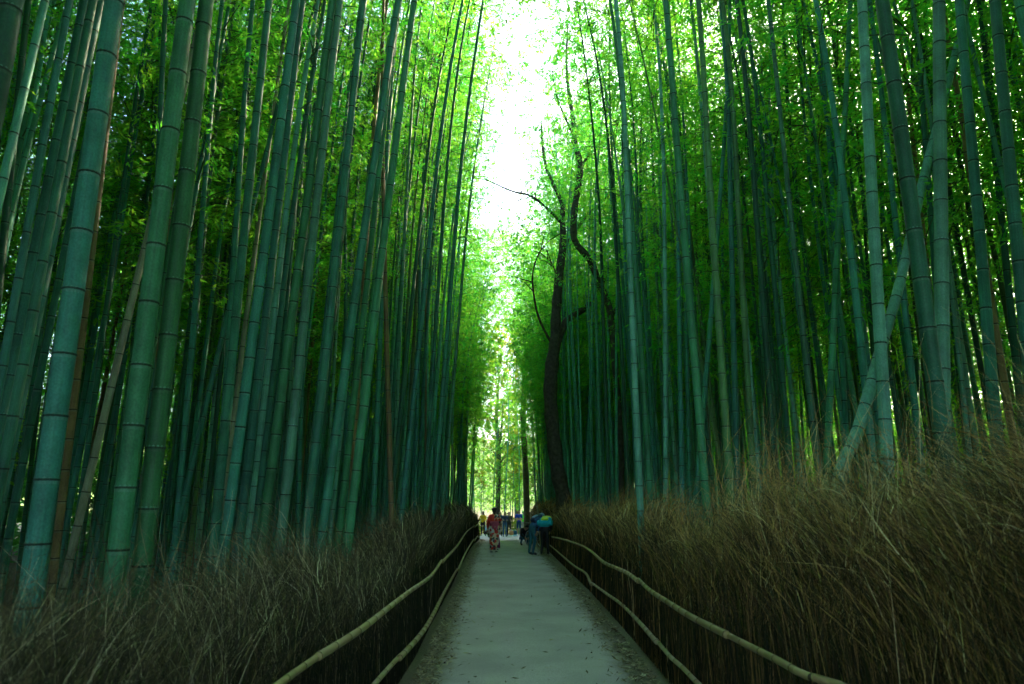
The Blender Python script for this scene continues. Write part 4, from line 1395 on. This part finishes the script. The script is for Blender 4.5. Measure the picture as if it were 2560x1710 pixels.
def backpack(label, root, J, back, size, m_body, m_top, m_extra, hang=0.0):
    """a rucksack on a person's back: body, lid, pockets, straps"""
    up = (J['upper'] - J['pelvis']).normalized()
    rt = Vector((1, 0, 0)); bk = rt.cross(up).normalized() * (1 if back > 0 else -1)
    if bk.y > 0: bk = -bk
    sc_ = root.scale[0]
    Rw = Matrix.Rotation(root.rotation_euler.z, 3, 'Z')
    c = J['chest'] + bk * (.10 + size[1] / 2) - up * hang
    e = empty('backpack')
    Ml = Matrix((rt, -bk, up)).transposed()
    Mw = (Rw @ Ml).to_4x4(); Mw.translation = root.location + Rw @ (c * sc_)
    e.matrix_world = Mw @ Matrix.Scale(sc_, 4)
    tag(e, label, 'backpack')
    b = MB(); rounded(b, (0, 0, 0), size, 0); b.build('body', m_body, e)
    t = MB(); rounded(t, (0, 0, size[2] * .5), (size[0] * .92, size[1] * .95, size[2] * .3), 0, 3); t.build('lid', m_top, e)
    for sx in (-1, 1):
        p = MB(); rounded(p, (sx * size[0] * .52, 0, -size[2] * .2), (size[0] * .28, size[1] * .6, size[2] * .42)); p.build('pocket', m_extra, e)
        q = MB(); q.tube([(sx * .09, size[1] * .45, size[2] * .42), (sx * .10, size[1] * .5 + .10, size[2] * .46), (sx * .11, size[1] * .5 + .22, size[2] * .28), (sx * .12, size[1] * .5 + .16, -size[2] * .1), (sx * .12, size[1] * .45, -size[2] * .3)], .018, 6); q.build('strap', m_extra, e)
    p = MB(); rounded(p, (0, -size[1] * .52, -size[2] * .12), (size[0] * .6, size[1] * .3, size[2] * .45)); p.build('pocket', m_top, e)
    return e

navy = cloth('navy', (.02, .035, .075)); black = cloth('black', (.012, .012, .014)); jeans = cloth('jeans', (.025, .075, .16))
tealtr = cloth('teal_trousers', (.015, .07, .10)); yellow = cloth('yellow', (.72, .42, .01)); royal = cloth('royal_blue', (.012, .05, .42))
lime = cloth('lime', (.12, .75, .03)); grey = cloth('grey', (.28, .27, .26)); white = cloth('white', (.75, .76, .78)); shoe_d = cloth('dark_shoe', (.02, .02, .022))
palebl = cloth('pale_blue', (.32, .55, .74)); turq = cloth('turquoise', (.01, .36, .45)); acid = cloth('yellow_green', (.5, .6, .04)); plum = cloth('plum', (.20, .015, .10))
coat = cloth('dark_coat', (.025, .025, .022)); pink = cloth('obi_pink', (.50, .09, .15)); tan = cloth('tan', (.45, .22, .11)); boot = cloth('pale_boot', (.35, .30, .24)); slate = cloth('slate', (.20, .25, .38))

# kimono walker
def mat_kimono():
    m, t, b = new_mat('kimono_print')
    tc = N(t, 'ShaderNodeTexCoord')
    def vor(scale, off):
        mp = N(t, 'ShaderNodeMapping'); mp.inputs['Location'].default_value = off
        v = N(t, 'ShaderNodeTexVoronoi'); v.inputs['Scale'].default_value = scale
        nz = N(t, 'ShaderNodeTexNoise'); nz.inputs['Scale'].default_value = 9
        ad = N(t, 'ShaderNodeVectorMath', operation='MULTIPLY_ADD'); ad.inputs[1].default_value = (.12, .12, .12)
        t.links.new(tc.outputs['Object'], mp.inputs[0]); t.links.new(mp.outputs[0], nz.inputs['Vector'])
        t.links.new(nz.outputs['Color'], ad.inputs[0]); t.links.new(mp.outputs[0], ad.inputs[2]); t.links.new(ad.outputs[0], v.inputs['Vector'])
        return v
    def step(src, a, b_):
        r = N(t, 'ShaderNodeMapRange'); r.inputs['From Min'].default_value = a; r.inputs['From Max'].default_value = b_
        t.links.new(src, r.inputs['Value']); return r.outputs[0]
    cur = None
    base = (.72, .52, .32, 1)
    prev = None
    for scale, off, a, b_, c in ((4.6, (0, 0, 0), .36, .33, (.62, .03, .02, 1)), (4.2, (3, 1, 2), .42, .38, (.72, .72, .68, 1)), (7, (5, 2, 7), .36, .32, (.03, .04, .05, 1)), (5.2, (8, 4, 1), .33, .30, (.70, .05, .025, 1))):
        v = vor(scale, off)
        mx = N(t, 'ShaderNodeMix', data_type='RGBA'); mx.inputs['B'].default_value = c
        if prev is None: mx.inputs['A'].default_value = base
        else: t.links.new(prev, mx.inputs['A'])
        t.links.new(step(v.outputs['Distance'], a, b_), mx.inputs['Factor'])
        prev = mx.outputs['Result']
    sx = N(t, 'ShaderNodeSeparateXYZ'); t.links.new(tc.outputs['Object'], sx.inputs[0])
    # the shoulder and sleeve on one side are plain red
    f1 = step(sx.outputs[0], .0, -.03); f2 = step(sx.outputs[2], 1.0, 1.06)
    ml = N(t, 'ShaderNodeMath', operation='MULTIPLY'); t.links.new(f1, ml.inputs[0]); t.links.new(f2, ml.inputs[1])
    mx = N(t, 'ShaderNodeMix', data_type='RGBA'); mx.inputs['B'].default_value = (.72, .04, .02, 1)
    t.links.new(prev, mx.inputs['A']); t.links.new(ml.outputs[0], mx.inputs['Factor'])
    t.links.new(mx.outputs['Result'], b.inputs['Base Color']); b.inputs['Roughness'].default_value = .6
    return m
kim = mat_kimono()
Yw = 25.6
pw, Jw = person('woman in a red and cream flowered kimono walking away up the path', spot(1236, 1376, Yw), 0.12, 1.53,
                dict(move=dict(anR=(.0, .10, 0), toR=(.03, .10, 0), elL=(-.03, .05, 0), wrL=(.06, .14, .10), elR=(.05, .0, .02), wrR=(-.06, .18, .16))),
                dict(top=kim, leg=kim, shin=white, shoe=white), 'bun')
kb = MB()
kb.loft([ellipse(.0, .03, .10, .185, .165, 24, 2.4), ellipse(0, .01, .35, .185, .16, 24, 2.4), ellipse(0, 0, .70, .195, .165, 24, 2.3), ellipse(0, 0, .95, .19, .155, 24, 2.3), ellipse(0, 0, 1.12, .165, .14, 24), ellipse(0, 0, 1.30, .19, .14, 24, 2.3), ellipse(0, 0, 1.40, .20, .12, 24, 2.3), ellipse(0, -.01, 1.46, .11, .085, 24)], 0)
kb.build('kimono', kim, pw)
for sx in (-1, 1):
    k = MB()
    sh = Jw['shL' if sx < 0 else 'shR']; el = Jw['elL' if sx < 0 else 'elR']; wr = Jw['wrL' if sx < 0 else 'wrR']
    rings = []
    for p, dr in ((sh + Vector((-sx * .02, 0, 0)), .13), (el, .30), (wr, .42)):
        rings.append([(p.x - .03 * sx, p.y - .07, p.z + .07), (p.x + .05 * sx, p.y - .05, p.z + .06), (p.x + .06 * sx, p.y + .05, p.z + .05), (p.x + .05 * sx, p.y + .06, p.z - dr), (p.x + .0 * sx, p.y - .04, p.z - dr), (p.x - .03 * sx, p.y - .07, p.z - dr * .6)])
    k.loft(rings, 0); k.build('sleeve', kim, pw)
k = MB(); k.loft([ellipse(0, 0, 1.02, .185, .155, 20), ellipse(0, 0, 1.20, .183, .152, 20)], 0); k.build('sash', pink, pw)
k = MB(); rounded(k, (0, -.19, 1.10), (.26, .11, .20), 0, 3, (.9, 1, 1, .85)); rounded(k, (-.06, -.20, 1.0), (.10, .05, .2), 0, 3); rounded(k, (.07, -.20, .99), (.10, .05, .18), 0, 3); k.build('sash_bow', pink, pw)
k = MB(); k.loft([[(.15, -.10, .17), (.24, .0, .17), (.25, .03, .17), (.15, -.06, .17)], [(.16, -.09, .6), (.20, .0, .6), (.21, .02, .6), (.16, -.06, .6)], [(.16, -.05, .9), (.18, .0, .9), (.185, .02, .9), (.16, -.03, .9)]], 0); k.build('lining_panel', plum, pw)
for sx in (-.10, .10):
    k = MB(); k.loft([ellipse(sx * 1.1, .05 + (.10 if sx > 0 else 0), .0, .05, .13, 14, 3), ellipse(sx * 1.1, .05 + (.10 if sx > 0 else 0), .035, .05, .13, 14, 3)], 0); k.build('sandal', shoe_d, pw)

# two hikers stooping by the tall fence
pa, Ja = person('stooping hiker in dark blue wearing a grey-blue knit hat', spot(1329, 1383, 24.1), -math.radians(62), 1.62,
                dict(lean=1.12, move=dict(anL=(0, -.05, 0), head=(0, .02, -.02), wrL=(.06, .10, -.10), wrR=(0, .12, -.05), elL=(0, .06, 0), elR=(0, .06, 0), knR=(0, .05, 0))),
                dict(top=jeans, leg=tealtr, shoe=shoe_d, hat=slate), 'beanie', 1.08)
backpack('dark blue backpack on the stooping hiker with the knit hat', pa, Ja, 1, (.30, .20, .44), navy, slate, jeans)
pb, Jb = person('stooping hiker in black trousers and pale boots beside the brush fence', spot(1361, 1386, 23.8), -math.radians(14), 1.50,
                dict(lean=1.2, move=dict(wrL=(.05, .1, 0), wrR=(-.05, .1, 0), hipL=(-.01, 0, 0), anL=(-.03, 0, 0), anR=(.03, 0, 0), toL=(-.03, 0, 0), toR=(.03, 0, 0))),
                dict(top=black, leg=black, shoe=boot, hat=black), 'short', 1.15)
backpack('large turquoise backpack with yellow-green lid on the hiker in black', pb, Jb, 1, (.46, .26, .50), turq, acid, turq, .07)

# crouching person and bicycle
pc, Jc = person('person in black crouching low on the path beside the stooping hikers', spot(1310, 1358, 30.4), math.pi + .35, 1.70,
                dict(set=dict(pelvis=(0, -.16, .34), waist=(0, -.10, .46), chest=(0, .04, .62), upper=(0, .13, .68), neck=(0, .19, .72), head=(0, .25, .75),
                              shL=(-.17, .12, .67), shR=(.17, .12, .67), elL=(-.24, .26, .46), elR=(.24, .26, .46), wrL=(-.12, .42, .34), wrR=(.12, .42, .34),
                              hipL=(-.10, -.15, .33), hipR=(.10, -.15, .33), knL=(-.17, .24, .46), knR=(.17, .24, .46), anL=(-.14, -.02, .085), anR=(.14, -.02, .085), toL=(-.16, .14, .035), toR=(.16, .14, .035))),
                dict(top=black, leg=tealtr, shoe=shoe_d), 'short')
def bicycle(loc, rz):
    e = empty('bicycle', loc, rz)
    tag(e, 'bicycle with thin dark tyres parked behind the stooping hikers', 'bicycle')
    rub = cloth('rubber', (.012, .012, .012)); met = plain('metal', (.55, .56, .58), .35, .05, 10); fr_ = plain('frame_paint', (.02, .03, .05), .4, .1, 8)
    for yc in (-.46, .46):
        w = empty('wheel', (0, yc, .33)); w.parent = e
        def circ(r, n=28): return [(0, r * math.cos(2 * math.pi * i / n), r * math.sin(2 * math.pi * i / n)) for i in range(n + 1)]
        t = MB(); t.tube(circ(.315), .016, 6); t.build('tyre', rub, w)
        t = MB(); t.tube(circ(.292), .009, 6)
        t.build('rim', met, w)
        t = MB()
        for i in range(12):
            a = 2 * math.pi * i / 12
            t.tube([(.012 * (-1) ** i, 0, 0), (0, .29 * math.cos(a), .29 * math.sin(a))], .002, 4)
        t.tube([(-.05, 0, 0), (.05, 0, 0)], .018, 8)
        t.build('spokes', met, w)
    f = MB(); b_ = (0, -.02, .30); s_ = (0, -.17, .74); h_ = (0, .34, .78); h2 = (0, .37, .66)
    for a, c in ((b_, s_), (b_, h2), (s_, h_), (b_, (0, -.46, .33)), (s_, (0, -.46, .33)), (h_, (0, .46, .33))): f.tube([a, c], .016, 8)
    f.build('frame', fr_, e)
    h = MB(); h.tube([(0, .34, .78), (0, .32, .92)], .013, 8); h.tube([(-.28, .24, .95), (-.12, .33, .94), (.12, .33, .94), (.28, .24, .95)], .012, 8); h.build('handlebar', met, e)
    s2 = MB(); s2.tube([(0, -.17, .74), (0, -.19, .86)], .012, 8); rounded(s2, (0, -.18, .89), (.15, .26, .05), 0, 2.5); s2.build('saddle', rub, e)
bicycle(spot(1336, 1352, 29.3), math.radians(28))

# the group at the far end of the path
person('person in a bright yellow jacket touching the rail end', spot(1208, 1338, 50.2), math.pi - .35, 1.68,
       dict(look=-.5, move=dict(elL=(0, .05, .02), wrL=(.1, .12, .28), elR=(.10, 0, 0), wrR=(.22, .0, .06))), dict(top=yellow, leg=black, shoe=white), 'long', 1.05)
person('small child in a pale blue top crouching beside the yellow jacket', spot(1217.5, 1336, 50.4), .4, 1.15,
       dict(set=dict(pelvis=(0, -.16, .34), waist=(0, -.12, .50), chest=(0, -.04, .70), upper=(0, .02, .80), neck=(0, .05, .87), head=(0, .08, .94),
                     shL=(-.17, .02, .79), shR=(.17, .02, .79), elL=(-.24, .14, .58), elR=(.24, .14, .58), wrL=(-.12, .34, .46), wrR=(.12, .34, .46),
                     hipL=(-.10, -.15, .33), hipR=(.10, -.15, .33), knL=(-.17, .24, .50), knR=(.17, .24, .50), anL=(-.14, -.02, .085), anR=(.14, -.02, .085), toL=(-.16, .14, .035), toR=(.16, .14, .035))),
       dict(top=palebl, leg=black, shoe=shoe_d, hat=palebl), 'beanie', 1.2)
person('person in a dark vest and white sleeves half hidden by the kimono walker', spot(1250, 1336, 50.0), math.pi, 1.68,
       dict(move=dict(elR=(.05, .0, .0), wrR=(-.1, .18, .2))), dict(top=navy, sleeve=white, leg=black, shoe=shoe_d), 'short')
person('person in dark jacket and blue jeans facing up the path', spot(1262, 1338, 49.3), math.pi + .1, 1.66,
       dict(move=dict(wrL=(.08, .16, .25), wrR=(-.08, .16, .25))), dict(top=navy, leg=jeans, shoe=shoe_d), 'long')
person('person in a long dark coat next to the one in blue jeans', spot(1272.5, 1336, 50.3), math.pi - .2, 1.64,
       dict(move=dict(wrR=(.06, .1, .1))), dict(top=coat, leg=coat, shin=black, shoe=shoe_d), 'short', 1.15)
person('man in a royal blue shirt and shorts standing with folded hands', spot(1297, 1334, 51.0), math.pi, 1.76,
       dict(move=dict(elL=(-.02, .0, .02), elR=(.02, .0, .02), wrL=(.17, .17, .20), wrR=(-.17, .17, .20))), dict(top=royal, fore=skin_m, leg=cloth('shorts', (.01, .04, .11)), shin=skin_m, shoe=white), 'short', 1.12)
person('person in lime green cap and shirt beside the thick pale trunk', spot(1309, 1334, 51.6), math.pi - .6, 1.70,
       dict(look=.4, move=dict(wrL=(.05, .15, .25))), dict(top=lime, fore=skin_m, leg=grey, shoe=shoe_d, hat=lime), 'cap')
def bag(name, label, loc, size, body, base_m):
    e = empty(name, loc); tag(e, label, 'bag')
    b = MB(); rounded(b, (0, 0, size[2] * .62), (size[0], size[1], size[2] * .76)); b.build('body', body, e)
    b = MB(); rounded(b, (0, 0, size[2] * .12), (size[0] * .9, size[1] * .9, size[2] * .24), 0, 4, (1, 1, 1, 1)); b.build('base', base_m, e)
    b = MB(); b.tube([(-size[0] * .3, 0, size[2] * .95), (-size[0] * .25, 0, size[2] * 1.15), (size[0] * .25, 0, size[2] * 1.15), (size[0] * .3, 0, size[2] * .95)], .012, 6); b.build('handle', base_m, e)
bag('bag', 'small tan bag with white base standing between the waiting people', spot(1278.5, 1335, 49.9), (.30, .2, .38), tan, white)
bag('bag', 'low teal bag on the ground next to the man in royal blue', spot(1286, 1335, 50.6), (.38, .25, .36), tealtr, palebl)

# pale poles standing out of the end of the tall fence
for (a, b_, Y, lab) in (((1352, 1335), (1343, 1264), 27.0, 'straight pale bamboo pole sticking up behind the two hikers'), ((1338, 1330), (1327, 1280), 27.6, 'short curved pale pole beside the straight one behind the hikers')):
    A, B = at_y(a[0], a[1], Y), at_y(b_[0], b_[1], Y)
    A = Vector((A.x, A.y, ground_h(A.x, A.y)))
    md_ = (A + B) / 2 + Vector((-.10 if Y > 27.3 else .01, 0, 0))
    root = empty('bamboo_pole', A); tag(root, lab, 'pole')
    C = catmull([tuple(A - A), tuple(md_ - A), tuple(B - A)], 8)
    v, f = tube_data([tuple(c) for c in C], [.024 + (.006 if i % 4 == 0 else 0) for i in range(len(C))], 9)
    o = mesh_obj('pole', v, f, [M['rail']], root)
    at = o.data.attributes.new('tint', 'FLOAT', 'FACE'); at.data.foreach_set('value', np.full(len(f), .95, dtype=np.float32))
